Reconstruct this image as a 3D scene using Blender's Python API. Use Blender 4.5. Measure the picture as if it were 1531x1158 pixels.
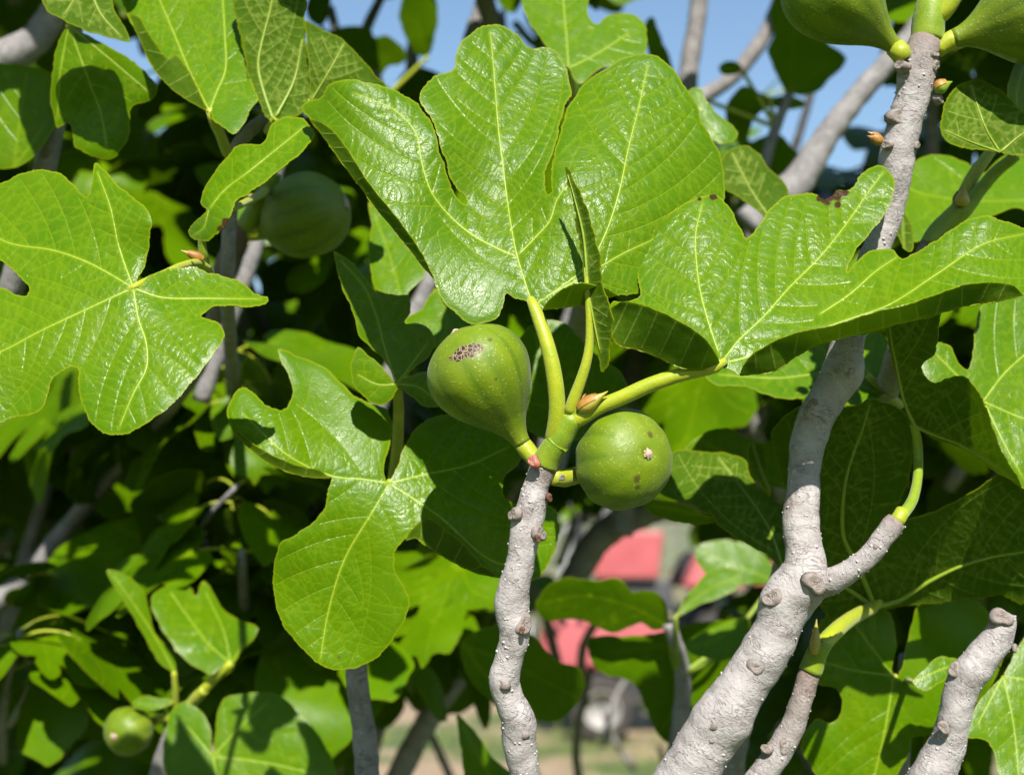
import bpy, bmesh, math, random
import numpy as np
from mathutils import Vector, Matrix, Quaternion
from mathutils.geometry import delaunay_2d_cdt
from mathutils.kdtree import KDTree

for o in list(bpy.data.objects):
    bpy.data.objects.remove(o)
SC = bpy.context.scene
COL = SC.collection
rnd = random.Random(7)
nrs = np.random.RandomState(11)

# ------------------------------------------------------------------ camera
LENS = 45.0
KW = 36.0 / LENS                      # frame width per metre of distance
PITCH = math.radians(8.0)
CAMZ = 1.6
cam_d = bpy.data.cameras.new('camera')
cam = bpy.data.objects.new('camera', cam_d)
COL.objects.link(cam)
cam.location = (0, 0, CAMZ)
cam.rotation_euler = (math.pi / 2 + PITCH, 0, 0)
cam_d.lens = LENS
cam_d.sensor_width = 36.0
cam_d.clip_start = 0.02
cam_d.clip_end = 5000
cam_d.dof.use_dof = True
cam_d.dof.focus_distance = 0.60
cam_d.dof.aperture_fstop = 7.5
SC.camera = cam

# ------------------------------------------------------------------ light
SUN_EL = math.radians(42)
SUN_AZ = math.radians(6)
sdir = Vector((math.sin(SUN_AZ) * math.cos(SUN_EL), -math.cos(SUN_AZ) * math.cos(SUN_EL), math.sin(SUN_EL)))
sun_d = bpy.data.lights.new('sun', 'SUN')
sun_d.energy = 5.0
sun_d.angle = math.radians(0.53)
sun_d.color = (1.0, 0.955, 0.88)
sun = bpy.data.objects.new('sun', sun_d)
COL.objects.link(sun)
sun.rotation_euler = sdir.to_track_quat('Z', 'Y').to_euler()
sun.location = (0, -5, 12)

W = bpy.data.worlds.new('World')
SC.world = W
W.use_nodes = True
wn = W.node_tree
bg = wn.nodes['Background']
sky = wn.nodes.new('ShaderNodeTexSky')
sky.sky_type = 'NISHITA'
sky.sun_disc = False
sky.sun_elevation = SUN_EL
sky.sun_rotation = math.atan2(sdir.x, sdir.y)
sky.air_density = 1.5
sky.dust_density = 0.0
sky.ozone_density = 4.0
wn.links.new(sky.outputs[0], bg.inputs[0])
bg.inputs[1].default_value = 0.075

SC.view_settings.view_transform = 'Standard'
SC.view_settings.look = 'None'
SC.view_settings.gamma = 1.0
SC.view_settings.exposure = 1.08
SC.view_settings.use_curve_mapping = False
SC.cycles.max_bounces = 6
SC.cycles.diffuse_bounces = 3
SC.cycles.glossy_bounces = 2
SC.cycles.transmission_bounces = 3

CAMP = Vector((0, 0, CAMZ))
CR = Vector((1, 0, 0))
CU = Vector((0, -math.sin(PITCH), math.cos(PITCH)))
CF = Vector((0, math.cos(PITCH), math.sin(PITCH)))
CRn, CUn, CFn, CPn = map(np.array, (CR, CU, CF, CAMP))


def P(px, py, d):
    """photo point (1531 x 1158) at depth d -> world"""
    return CAMP + CR * ((px - 765.5) / 1531 * KW * d) + CU * (-(py - 579) / 1531 * KW * d) + CF * d


def Pn(xy, d):
    xy = np.asarray(xy, float)
    d = np.asarray(d, float)
    a = (xy[:, 0] - 765.5) / 1531 * KW * d
    b = -(xy[:, 1] - 579) / 1531 * KW * d
    return CPn + a[:, None] * CRn + b[:, None] * CUn + d[:, None] * CFn


def proj(v):
    r = np.asarray(v) - CPn
    d = r @ CFn
    return 765.5 + (r @ CRn) / d / KW * 1531, 579 - (r @ CUn) / d / KW * 1531, d


# ------------------------------------------------------------------ materials
def newmat(name):
    m = bpy.data.materials.new(name)
    m.use_nodes = True
    nt = m.node_tree
    for n in list(nt.nodes):
        nt.nodes.remove(n)
    out = nt.nodes.new('ShaderNodeOutputMaterial')
    return m, nt, out


class NT:
    def __init__(self, nt):
        self.nt = nt

    def n(self, t, **kw):
        x = self.nt.nodes.new(t)
        for k, v in kw.items():
            if k.startswith('i_'):
                key = k[2:]
                key = int(key) if key.isdigit() else key
                self.set(x.inputs[key], v)
            else:
                setattr(x, k, v)
        return x

    def set(self, sock, v):
        if hasattr(v, 'is_output'):
            self.nt.links.new(v, sock)
        else:
            sock.default_value = v

    def math(self, op, a, b=None, c=None, clamp=False):
        x = self.nt.nodes.new('ShaderNodeMath')
        x.operation = op
        x.use_clamp = clamp
        self.set(x.inputs[0], a)
        if b is not None:
            self.set(x.inputs[1], b)
        if c is not None:
            self.set(x.inputs[2], c)
        return x.outputs[0]

    def mix(self, f, a, b, mode='MIX'):
        x = self.nt.nodes.new('ShaderNodeMix')
        x.data_type = 'RGBA'
        x.blend_type = mode
        x.clamp_factor = True
        self.set(x.inputs[0], f)
        self.set(x.inputs[6], a)
        self.set(x.inputs[7], b)
        return x.outputs[2]

    def ramp(self, f, stops):
        x = self.nt.nodes.new('ShaderNodeMapRange')
        x.clamp = True
        self.set(x.inputs[0], f)
        x.inputs[1].default_value, x.inputs[2].default_value = stops[0], stops[1]
        x.inputs[3].default_value, x.inputs[4].default_value = stops[2], stops[3]
        return x.outputs[0]

    def noise(self, vec, scale, detail=2.0, rough=0.5, dist=0.0):
        x = self.n('ShaderNodeTexNoise')
        if vec is not None:
            self.set(x.inputs['Vector'], vec)
        x.inputs['Scale'].default_value = scale
        x.inputs['Detail'].default_value = detail
        x.inputs['Roughness'].default_value = rough
        x.inputs['Distortion'].default_value = dist
        return x.outputs[0]

    def voro(self, vec, scale, feature='DISTANCE_TO_EDGE', rand=1.0):
        x = self.n('ShaderNodeTexVoronoi', feature=feature)
        self.set(x.inputs['Vector'], vec)
        x.inputs['Scale'].default_value = scale
        x.inputs['Randomness'].default_value = rand
        return x.outputs['Distance']

    def attr(self, name):
        x = self.n('ShaderNodeAttribute', attribute_name=name)
        return x.outputs['Fac']

    def bump(self, h, strength, dist, normal=None):
        x = self.n('ShaderNodeBump')
        x.inputs['Strength'].default_value = strength
        x.inputs['Distance'].default_value = dist
        self.set(x.inputs['Height'], h)
        if normal is not None:
            self.set(x.inputs['Normal'], normal)
        return x.outputs[0]


KA = 0.68                             # overall reflectance


def rgba(c):
    return (c[0] * KA, c[1] * KA, c[2] * KA, 1.0)


def leaf_mat(name, under=False, fine=True, young=0.0):
    """blade of a fig leaf; the vein net and the margin come from the mesh's own distances d1/d2/de (mm)"""
    m, nt, out = newmat(name)
    q = NT(nt)
    tc = q.n('ShaderNodeTexCoord').outputs['Object']
    info = q.n('ShaderNodeObjectInfo').outputs['Random']
    off = q.n('ShaderNodeVectorMath', operation='ADD')
    q.set(off.inputs[0], tc)
    q.set(off.inputs[1], info)
    v = off.outputs[0]
    d1, d2, de = q.attr('d1'), q.attr('d2'), q.attr('de')
    big = q.noise(v, 24, 3, 0.6)
    if under:
        ca, cb = (0.075, 0.165, 0.004), (0.110, 0.200, 0.008)
        vein = (0.36, 0.46, 0.08)
    else:
        ca, cb = (0.094, 0.232, 0.0006), (0.146, 0.282, 0.0008)
        vein = (0.235, 0.365, 0.006)
    col = q.mix(q.ramp(big, (0.3, 0.7, 0, 1)), rgba(ca), rgba(cb))
    col = q.mix(q.math('MULTIPLY', info, 0.3), col, rgba((0.070, 0.185, 0.001)))
    # small net of veinlets
    vd = q.n('ShaderNodeVectorMath', operation='ADD')
    nz = q.n('ShaderNodeTexNoise')
    q.set(nz.inputs['Vector'], v)
    nz.inputs['Scale'].default_value = 160
    sc = q.n('ShaderNodeVectorMath', operation='SCALE')
    q.set(sc.inputs[0], nz.outputs['Color'])
    sc.inputs['Scale'].default_value = 0.0035
    q.set(vd.inputs[0], v)
    q.set(vd.inputs[1], sc.outputs[0])
    cells = q.voro(vd.outputs[0], 230)
    cells2 = q.voro(vd.outputs[0], 620)
    net = q.math('SUBTRACT', 1.0, q.ramp(cells, (0.0, 0.10, 0, 1)))
    net2 = q.math('SUBTRACT', 1.0, q.ramp(cells2, (0.0, 0.14, 0, 1)))
    col = q.mix(q.math('MULTIPLY', net, 0.20 if not under else 0.14), col, rgba(vein))
    col = q.mix(q.math('MULTIPLY', net2, 0.05 if not under else 0.08), col, rgba(vein))
    # tertiary cross veins d3
    d3 = q.attr('d3')
    t3 = q.math('SUBTRACT', 1.0, q.ramp(d3, (0.18, 0.72, 0, 1)))
    col = q.mix(q.math('MULTIPLY', t3, 0.40 if not under else 0.55), col, rgba(vein))
    # secondary and main veins
    s2 = q.math('SUBTRACT', 1.0, q.ramp(d2, (0.16, 0.62, 0, 1)))
    s1 = q.math('SUBTRACT', 1.0, q.ramp(d1, (0.35, 1.5, 0, 1)))
    col = q.mix(q.math('MULTIPLY', s2, 0.55 if not under else 0.8), col, rgba(vein))
    col = q.mix(q.math('MULTIPLY', s1, 0.72), col, rgba((vein[0] * 1.05, vein[1] * 1.05, vein[2])))
    # thin yellowish margin
    mg = q.math('SUBTRACT', 1.0, q.ramp(de, (0.25, 1.1, 0, 1)))
    col = q.mix(q.math('MULTIPLY', mg, 0.6), col, rgba((0.36, 0.40, 0.01)))
    # blemishes: pale specks
    sp = q.voro(v, 300, 'F1')
    spm = q.math('MULTIPLY', q.math('LESS_THAN', sp, 0.11), q.ramp(q.noise(v, 40, 1), (0.45, 0.62, 0, 1)))
    col = q.mix(q.math('MULTIPLY', spm, 0.3), col, rgba((0.42, 0.45, 0.05)))
    # old insect pricks, yellowing and a film of dust
    pk = q.voro(v, 75, 'F1')
    pkm = q.math('MULTIPLY', q.math('LESS_THAN', q.math('ADD', pk, q.math('MULTIPLY', q.noise(v, 700, 2), 0.05)), 0.075), q.ramp(q.noise(v, 23, 1), (0.5, 0.56, 0, 1)))
    col = q.mix(q.math('MULTIPLY', pkm, 0.8), col, rgba((0.13, 0.085, 0.02)))
    yl = q.ramp(q.noise(v, 38, 4, 0.65), (0.60, 0.78, 0, 0.55 if not under else 0.15))
    col = q.mix(yl, col, rgba((0.19, 0.27, 0.006)))
    dst = q.math('MULTIPLY', q.ramp(q.noise(v, 120, 5, 0.75), (0.55, 0.8, 0, 1)), 0.025)
    col = q.mix(dst, col, rgba((0.36, 0.36, 0.24)))
    brown = q.attr('brown')
    bn = q.math('ADD', brown, q.math('MULTIPLY', q.math('SUBTRACT', q.noise(v, 260, 3), 0.5), 0.9))
    col = q.mix(q.ramp(bn, (0.42, 0.62, 0, 1)), col, rgba((0.07, 0.030, 0.010)))
    # relief
    h = q.math('MULTIPLY', net, -0.22)
    h = q.math('ADD', h, q.math('MULTIPLY', net2, -0.10))
    h = q.math('ADD', h, q.math('MULTIPLY', t3, -0.55))
    h = q.math('ADD', h, q.math('MULTIPLY', q.noise(v, 210, 2, 0.5), 0.9))
    h = q.math('ADD', h, q.math('MULTIPLY', s2, -1.0))
    h = q.math('ADD', h, q.math('MULTIPLY', q.noise(v, 1100, 3), 0.40))
    if under:
        h = q.math('MULTIPLY', h, -1.0)
    nrm = q.bump(h, 0.6, 0.00026)
    bs = q.n('ShaderNodeBsdfPrincipled')
    q.set(bs.inputs['Base Color'], col)
    rr = q.ramp(q.noise(v, 70, 3), (0.3, 0.7, 0.23, 0.36)) if not under else 0.65
    q.set(bs.inputs['Roughness'], rr)
    bs.inputs['Specular IOR Level'].default_value = 0.15 if not under else 0.06
    q.set(bs.inputs['Normal'], nrm)
    tr = q.n('ShaderNodeBsdfTranslucent')
    tcol = q.mix(0.5, col, rgba((0.50, 0.85, 0.01)), 'MIX')
    if under:
        tcol = q.mix(0.75, col, rgba((0.85, 0.95, 0.40)))
    q.set(tr.inputs[0], tcol)
    mx = q.n('ShaderNodeMixShader')
    mx.inputs[0].default_value = 0.36 if not under else 0.50
    nt.links.new(bs.outputs[0], mx.inputs[1])
    nt.links.new(tr.outputs[0], mx.inputs[2])
    nt.links.new(mx.outputs[0], out.inputs[0])
    return m


def simple_mat(name, ca, cb, scale, rough=0.6, spec=0.4, bump=0.0, bscale=200, detail=3, bdist=0.001, sss=0.0, transl=None):
    m, nt, out = newmat(name)
    q = NT(nt)
    tc = q.n('ShaderNodeTexCoord').outputs['Object']
    f = q.ramp(q.noise(tc, scale, detail, 0.6), (0.3, 0.7, 0, 1))
    col = q.mix(f, rgba(ca), rgba(cb))
    bs = q.n('ShaderNodeBsdfPrincipled')
    q.set(bs.inputs['Base Color'], col)
    bs.inputs['Roughness'].default_value = rough
    bs.inputs['Specular IOR Level'].default_value = spec
    if bump:
        q.set(bs.inputs['Normal'], q.bump(q.noise(tc, bscale, 4, 0.6), bump, bdist))
    nt.links.new(bs.outputs[0], out.inputs[0])
    return m


def bark_mat(name, ca, cb, dark, scale=1.0):
    m, nt, out = newmat(name)
    q = NT(nt)
    a = q.n('ShaderNodeAttribute', attribute_name='tc').outputs['Vector']
    mp = q.n('ShaderNodeMapping')
    q.set(mp.inputs['Vector'], a)
    mp.inputs['Scale'].default_value = (1, 1, 1.0)
    stre = q.noise(mp.outputs[0], 130 * scale, 4, 0.62, 0.6)
    mot = q.noise(a, 90 * scale, 4, 0.65)
    fin = q.noise(a, 700 * scale, 3, 0.6)
    col = q.mix(q.ramp(mot, (0.32, 0.68, 0, 1)), rgba(ca), rgba(cb))
    mp2 = q.n('ShaderNodeMapping')
    q.set(mp2.inputs['Vector'], a)
    mp2.inputs['Scale'].default_value = (0.5, 0.5, 1.3)
    crk = q.noise(mp2.outputs[0], 190 * scale, 3, 0.55, 1.2)
    line = q.math('SUBTRACT', 1.0, q.ramp(q.math('ABSOLUTE', q.math('SUBTRACT', crk, 0.5)), (0.0, 0.028, 0, 1)))
    line = q.math('MULTIPLY', line, q.ramp(q.noise(a, 75, 3), (0.38, 0.56, 0, 1)))
    col = q.mix(q.math('MULTIPLY', line, 0.5), col, rgba(dark))
    mp3 = q.n('ShaderNodeMapping')
    q.set(mp3.inputs['Vector'], a)
    mp3.inputs['Scale'].default_value = (0.22, 0.22, 4.0)
    wr = q.noise(mp3.outputs[0], 300 * scale, 3, 0.6, 0.8)
    wrl = q.math('MULTIPLY', q.ramp(wr, (0.56, 0.66, 0, 1)), q.ramp(q.noise(a, 52, 2), (0.40, 0.62, 0, 1)))
    col = q.mix(q.math('MULTIPLY', wrl, 0.16), col, rgba((dark[0] * 1.3, dark[1] * 1.2, dark[2] * 1.1)))
    spk = q.voro(a, 420 * scale, 'F1')
    lent = q.math('LESS_THAN', spk, 0.16)
    lent = q.math('MULTIPLY', lent, q.ramp(q.noise(a, 150, 1), (0.5, 0.6, 0, 1)))
    col = q.mix(q.math('MULTIPLY', lent, 0.5), col, rgba((0.60, 0.57, 0.52)))
    patch = q.ramp(q.noise(a, 48 * scale, 5, 0.7), (0.56, 0.70, 0, 1))
    col = q.mix(q.math('MULTIPLY', patch, 0.6), col, rgba((dark[0] * 1.5, dark[1] * 1.35, dark[2] * 1.2)))
    pale = q.ramp(q.noise(a, 210 * scale, 4, 0.7), (0.56, 0.66, 0, 1))
    col = q.mix(q.math('MULTIPLY', pale, 0.35), col, rgba((0.60, 0.56, 0.54)))
    col = q.mix(q.math('MULTIPLY', q.ramp(fin, (0.55, 0.75, 0, 1)), 0.25), col, rgba(dark))
    tint = q.attr('tint')
    col = q.mix(tint, col, rgba((0.17, 0.095, 0.06)))
    bs = q.n('ShaderNodeBsdfPrincipled')
    q.set(bs.inputs['Base Color'], col)
    bs.inputs['Roughness'].default_value = 0.72
    bs.inputs['Specular IOR Level'].default_value = 0.25
    h = q.math('ADD', q.math('MULTIPLY', stre, 1.1), q.math('MULTIPLY', fin, 0.5))
    h = q.math('ADD', h, q.math('MULTIPLY', line, -0.4))
    h = q.math('ADD', h, q.math('MULTIPLY', lent, 0.4))
    q.set(bs.inputs['Normal'], q.bump(h, 0.8, 0.0011))
    nt.links.new(bs.outputs[0], out.inputs[0])
    return m


def petiole_mat(name, ca, cb, hair=True):
    m, nt, out = newmat(name)
    q = NT(nt)
    a = q.n('ShaderNodeAttribute', attribute_name='tc').outputs['Vector']
    f = q.ramp(q.noise(a, 120, 3, 0.6), (0.3, 0.7, 0, 1))
    col = q.mix(f, rgba(ca), rgba(cb))
    sp = q.math('LESS_THAN', q.voro(a, 900, 'F1'), 0.22)
    col = q.mix(q.math('MULTIPLY', sp, 0.25), col, rgba((0.7, 0.7, 0.35)))
    tint = q.attr('tint')
    col = q.mix(tint, col, rgba((0.20, 0.28, 0.015)))
    bs = q.n('ShaderNodeBsdfPrincipled')
    q.set(bs.inputs['Base Color'], col)
    bs.inputs['Roughness'].default_value = 0.45
    bs.inputs['Specular IOR Level'].default_value = 0.4
    bs.inputs['Subsurface Weight'].default_value = 0.15
    bs.inputs['Subsurface Radius'].default_value = (0.003, 0.004, 0.001)
    bs.inputs['Sheen Weight'].default_value = 0.12
    q.set(bs.inputs['Normal'], q.bump(q.noise(a, 700, 3), 0.4, 0.0004))
    nt.links.new(bs.outputs[0], out.inputs[0])
    return m


def fig_mat(name, scar=None, scuffs=()):
    m, nt, out = newmat(name)
    q = NT(nt)
    tc = q.n('ShaderNodeTexCoord').outputs['Object']
    f = q.ramp(q.noise(tc, 50, 4, 0.6), (0.3, 0.7, 0, 1))
    col = q.mix(f, rgba((0.122, 0.205, 0.0012)), rgba((0.190, 0.268, 0.0025)))
    rib = q.attr('rib')
    col = q.mix(q.math('MULTIPLY', rib, 0.95), col, rgba((0.080, 0.155, 0.002)))
    ax = q.attr('axis')          # 0 at the stalk, 1 at the eye
    col = q.mix(q.ramp(ax, (0.0, 0.3, 0.55, 0.0)), col, rgba((0.20, 0.27, 0.012)))
    sp = q.voro(tc, 560, 'F1')
    spm = q.math('SUBTRACT', 1.0, q.ramp(sp, (0.14, 0.32, 0, 1)))
    spm = q.math('MULTIPLY', spm, q.ramp(q.noise(tc, 130, 2), (0.40, 0.58, 0, 1)))
    col = q.mix(q.math('MULTIPLY', spm, 0.55), col, rgba((0.42, 0.46, 0.10)))
    bl = q.ramp(q.noise(tc, 26, 2), (0.50, 0.8, 0, 0.25))
    col = q.mix(bl, col, rgba((0.21, 0.25, 0.05)))
    hs = None
    if scar:
        # brown cracked scar: a patch given in the fruit's own coordinates
        c, ex, L, wd = scar
        sub = q.n('ShaderNodeVectorMath', operation='SUBTRACT')
        q.set(sub.inputs[0], tc)
        sub.inputs[1].default_value = c
        nzv = q.n('ShaderNodeTexNoise')
        q.set(nzv.inputs['Vector'], tc)
        nzv.inputs['Scale'].default_value = 260
        vs = q.n('ShaderNodeVectorMath', operation='SCALE')
        q.set(vs.inputs[0], nzv.outputs['Color'])
        vs.inputs['Scale'].default_value = 0.006
        ad = q.n('ShaderNodeVectorMath', operation='ADD')
        q.set(ad.inputs[0], sub.outputs[0])
        q.set(ad.inputs[1], vs.outputs[0])
        s2 = q.n('ShaderNodeVectorMath', operation='SUBTRACT')
        q.set(s2.inputs[0], ad.outputs[0])
        s2.inputs[1].default_value = (0.003, 0.003, 0.003)
        dt = q.n('ShaderNodeVectorMath', operation='DOT_PRODUCT')
        q.set(dt.inputs[0], s2.outputs[0])
        dt.inputs[1].default_value = ex
        ln = q.n('ShaderNodeVectorMath', operation='LENGTH')
        q.set(ln.inputs[0], s2.outputs[0])
        al = q.math('DIVIDE', dt.outputs['Value'], L)
        l2 = q.math('SUBTRACT', q.math('POWER', ln.outputs['Value'], 2), q.math('POWER', dt.outputs['Value'], 2))
        ac = q.math('DIVIDE', q.math('SQRT', q.math('MAXIMUM', l2, 0.0)), wd)
        e = q.math('ADD', q.math('POWER', al, 2), q.math('POWER', ac, 2))
        mask = q.math('LESS_THAN', e, 1.0)
        halo = q.math('SUBTRACT', 1.0, q.ramp(e, (0.9, 2.4, 0, 1)))
        cr = q.voro(tc, 520)
        cell = q.ramp(cr, (0.045, 0.10, 0, 1))
        scol = q.mix(cell, rgba((0.36, 0.27, 0.13)), rgba((0.035, 0.016, 0.012)))
        col = q.mix(q.math('MULTIPLY', halo, 0.35), col, rgba((0.16, 0.13, 0.02)))
        col = q.mix(mask, col, scol)
        hs = q.math('MULTIPLY', mask, q.math('MULTIPLY', cell, -1.0))
    for c, r in scuffs:
        sub = q.n('ShaderNodeVectorMath', operation='DISTANCE')
        q.set(sub.inputs[0], tc)
        sub.inputs[1].default_value = c
        dd = q.math('ADD', sub.outputs['Value'], q.math('MULTIPLY', q.math('SUBTRACT', q.noise(tc, 420, 3), 0.5), r * 1.6))
        k = q.math('SUBTRACT', 1.0, q.ramp(dd, (r * 0.6, r * 1.1, 0, 1)))
        col = q.mix(q.math('MULTIPLY', k, 0.85), col, rgba((0.085, 0.060, 0.010)))
    bs = q.n('ShaderNodeBsdfPrincipled')
    q.set(bs.inputs['Base Color'], col)
    q.set(bs.inputs['Roughness'], q.ramp(q.noise(tc, 240, 3), (0.3, 0.7, 0.42, 0.56)))
    bs.inputs['Specular IOR Level'].default_value = 0.34
    bs.inputs['Subsurface Weight'].default_value = 0.05
    bs.inputs['Subsurface Radius'].default_value = (0.004, 0.006, 0.001)
    bs.inputs['Sheen Weight'].default_value = 0.06
    bs.inputs['Sheen Roughness'].default_value = 0.4
    h = q.math('ADD', q.math('MULTIPLY', q.noise(tc, 900, 3), 0.5), q.math('MULTIPLY', q.noise(tc, 190, 3), 1.2))
    h = q.math('ADD', h, q.math('MULTIPLY', spm, 0.5))
    if hs is not None:
        h = q.math('ADD', h, hs)
    q.set(bs.inputs['Normal'], q.bump(h, 0.35, 0.0006))
    nt.links.new(bs.outputs[0], out.inputs[0])
    return m


M = {}
M['leaf'] = leaf_mat('fig_leaf_upper')
M['under'] = leaf_mat('fig_leaf_underside', under=True)
M['vein'] = petiole_mat('leaf_vein', (0.23, 0.35, 0.008), (0.29, 0.40, 0.012))
M['petiole'] = petiole_mat('petiole', (0.32, 0.40, 0.006), (0.44, 0.47, 0.008))
M['shoot'] = petiole_mat('green_shoot', (0.18, 0.30, 0.004), (0.28, 0.38, 0.006))
M['bark'] = bark_mat('grey_bark', (0.39, 0.350, 0.337), (0.53, 0.485, 0.468), (0.12, 0.095, 0.085))
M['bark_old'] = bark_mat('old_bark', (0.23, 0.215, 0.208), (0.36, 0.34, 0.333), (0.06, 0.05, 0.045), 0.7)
M['scar'] = simple_mat('leaf_scar', (0.22, 0.175, 0.15), (0.36, 0.315, 0.285), 320, 0.8, 0.2, 0.8, 700, bdist=0.0006)
M['scar_dark'] = simple_mat('bud_scar', (0.10, 0.03, 0.025), (0.24, 0.12, 0.08), 500, 0.7, 0.3, 0.6, 900, bdist=0.0005)
M['budred'] = simple_mat('red_bud', (0.55, 0.09, 0.05), (0.42, 0.26, 0.20), 400, 0.5, 0.4, 0.4, 900)
M['bud'] = simple_mat('bud_scales', (0.42, 0.32, 0.05), (0.50, 0.42, 0.06), 160, 0.4, 0.5, 0.4, 600, bdist=0.0005)
M['budbrown'] = simple_mat('bud_scales_brown', (0.22, 0.09, 0.02), (0.52, 0.26, 0.04), 160, 0.5, 0.4, 0.5, 600, bdist=0.0005)
M['ostiole'] = simple_mat('fig_eye', (0.50, 0.28, 0.12), (0.66, 0.56, 0.48), 900, 0.7, 0.3, 0.8, 1200, bdist=0.0005)
M['fig'] = fig_mat('fig_skin')


# ------------------------------------------------------------------ helpers
def props(o, label=None, cat=None, group=None, kind=None):
    if label:
        o['label'] = label
    if cat:
        o['category'] = cat
    if group:
        o['group'] = group
    if kind:
        o['kind'] = kind
    return o


def thing(name, loc, label, cat, group=None):
    o = bpy.data.objects.new(name, None)
    o.empty_display_size = 0.02
    COL.objects.link(o)
    o.location = loc
    return props(o, label, cat, group)


def wloc(o):
    v = Vector(o.location)
    while o.parent:
        o = o.parent
        v = v + Vector(o.location)
    return v


def link(name, mesh, parent=None, origin=None, label=None):
    """origin: world point that the mesh's own coordinates start from"""
    o = bpy.data.objects.new(name, mesh)
    COL.objects.link(o)
    if parent is not None:
        o.parent = parent
        o.location = Vector(origin) - wloc(parent)
    elif origin is not None:
        o.location = origin
    if label:
        o['label'] = label
    return o


def mesh_from(name, V, F, mats, mi=None, smooth=True, attrs=None):
    me = bpy.data.meshes.new(name)
    me.from_pydata(np.asarray(V, float).tolist(), [], [[int(i) for i in f] for f in F])
    for m in mats:
        me.materials.append(m)
    if mi is not None:
        me.polygons.foreach_set('material_index', np.asarray(mi, dtype=np.int32))
    if smooth:
        me.polygons.foreach_set('use_smooth', np.ones(len(me.polygons), dtype=bool))
    for k, a in (attrs or {}).items():
        a = np.asarray(a, dtype=np.float32)
        if a.ndim == 2:
            at = me.attributes.new(k, 'FLOAT_VECTOR', 'POINT')
            at.data.foreach_set('vector', a.ravel())
        else:
            at = me.attributes.new(k, 'FLOAT', 'POINT')
            at.data.foreach_set('value', a)
    me.update()
    return me


def catmull(pts, step, closed=False):
    """smooth curve through points, resampled at about step; rows may carry extra columns"""
    p = np.asarray(pts, float)
    n = len(p)
    out = []
    segs = n if closed else n - 1
    for i in range(segs):
        if closed:
            p0, p1, p2, p3 = p[(i - 1) % n], p[i], p[(i + 1) % n], p[(i + 2) % n]
        else:
            p1, p2 = p[i], p[i + 1]
            p0 = p[i - 1] if i > 0 else 2 * p1 - p2
            p3 = p[i + 2] if i + 2 < n else 2 * p2 - p1
        L = np.linalg.norm((p2 - p1)[:3] if p.shape[1] > 3 else (p2 - p1)[:2] if p.shape[1] == 2 else (p2 - p1))
        k = max(1, int(round(L / step)))
        a = 0.5
        def tj(ti, A, B):
            return ti + max(np.linalg.norm(B - A), 1e-9) ** a
        t0 = 0.0
        t1 = tj(t0, p0, p1)
        t2 = tj(t1, p1, p2)
        t3 = tj(t2, p2, p3)
        for j in range(k):
            t = t1 + (t2 - t1) * j / k
            A1 = (t1 - t) / (t1 - t0) * p0 + (t - t0) / (t1 - t0) * p1
            A2 = (t2 - t) / (t2 - t1) * p1 + (t - t1) / (t2 - t1) * p2
            A3 = (t3 - t) / (t3 - t2) * p2 + (t - t2) / (t3 - t2) * p3
            B1 = (t2 - t) / (t2 - t0) * A1 + (t - t0) / (t2 - t0) * A2
            B2 = (t3 - t) / (t3 - t1) * A2 + (t - t1) / (t3 - t1) * A3
            out.append((t2 - t) / (t2 - t1) * B1 + (t - t1) / (t2 - t1) * B2)
    if not closed:
        out.append(p[-1])
    return np.array(out)


def inside(poly, pts):
    pts = np.atleast_2d(pts)
    x, y = pts[:, 0], pts[:, 1]
    r = np.zeros(len(pts), bool)
    n = len(poly)
    j = n - 1
    for i in range(n):
        xi, yi = poly[i]
        xj, yj = poly[j]
        c = ((yi > y) != (yj > y))
        if c.any():
            xx = (xj - xi) * (y - yi) / ((yj - yi) if abs(yj - yi) > 1e-12 else 1e-12) + xi
            r ^= c & (x < xx)
        j = i
    return r


def mind(pts, ref):
    """distance of each point to the nearest reference point"""
    if len(ref) == 0:
        return np.full(len(pts), 1e3)
    if len(pts) * len(ref) > 400000:
        kd = KDTree(len(ref))
        for i, p in enumerate(ref.tolist()):
            kd.insert((p[0], p[1], 0.0), i)
        kd.balance()
        f = kd.find
        return np.array([f((p[0], p[1], 0.0))[2] for p in pts.tolist()])
    out = np.empty(len(pts))
    for i in range(0, len(pts), 2000):
        a = pts[i:i + 2000]
        out[i:i + 2000] = np.sqrt(((a[:, None, :] - ref[None, :, :]) ** 2).sum(2).min(1))
    return out


class Raster:
    """coarse bitmap over a blade for quick 'am I inside / near a vein' tests while veins grow"""
    RES = 1.5

    def __init__(self, poly):
        self.lo = poly.min(0) - 6
        hi = poly.max(0) + 6
        self.n = ((hi - self.lo) / self.RES).astype(int) + 2
        gx = self.lo[0] + np.arange(self.n[0]) * self.RES
        self.ins = np.zeros((self.n[0], self.n[1]), bool)
        # scanline fill
        x0, y0 = poly[:, 0], poly[:, 1]
        x1, y1 = np.roll(x0, -1), np.roll(y0, -1)
        for j in range(self.n[1]):
            y = self.lo[1] + j * self.RES + 1e-4
            c = (y0 > y) != (y1 > y)
            if not c.any():
                continue
            xs = np.sort(x0[c] + (y - y0[c]) / (y1[c] - y0[c]) * (x1[c] - x0[c]))
            for a, b in zip(xs[::2], xs[1::2]):
                self.ins[(gx >= a) & (gx <= b), j] = True

    def layer(self):
        return np.zeros((self.n[0], self.n[1]), np.int16)

    def ij(self, p):
        return int((p[0] - self.lo[0]) / self.RES + 0.5), int((p[1] - self.lo[1]) / self.RES + 0.5)

    def stamp(self, lay, pts, rad, val=1):
        k = max(1, int(round(rad / self.RES)))
        for p in pts:
            i, j = self.ij(p)
            lay[max(i - k, 0):i + k + 1, max(j - k, 0):j + k + 1] = val

    def get(self, lay, p):
        i, j = self.ij(p)
        if 0 <= i < self.n[0] and 0 <= j < self.n[1]:
            return lay[i, j]
        return 0


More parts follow.
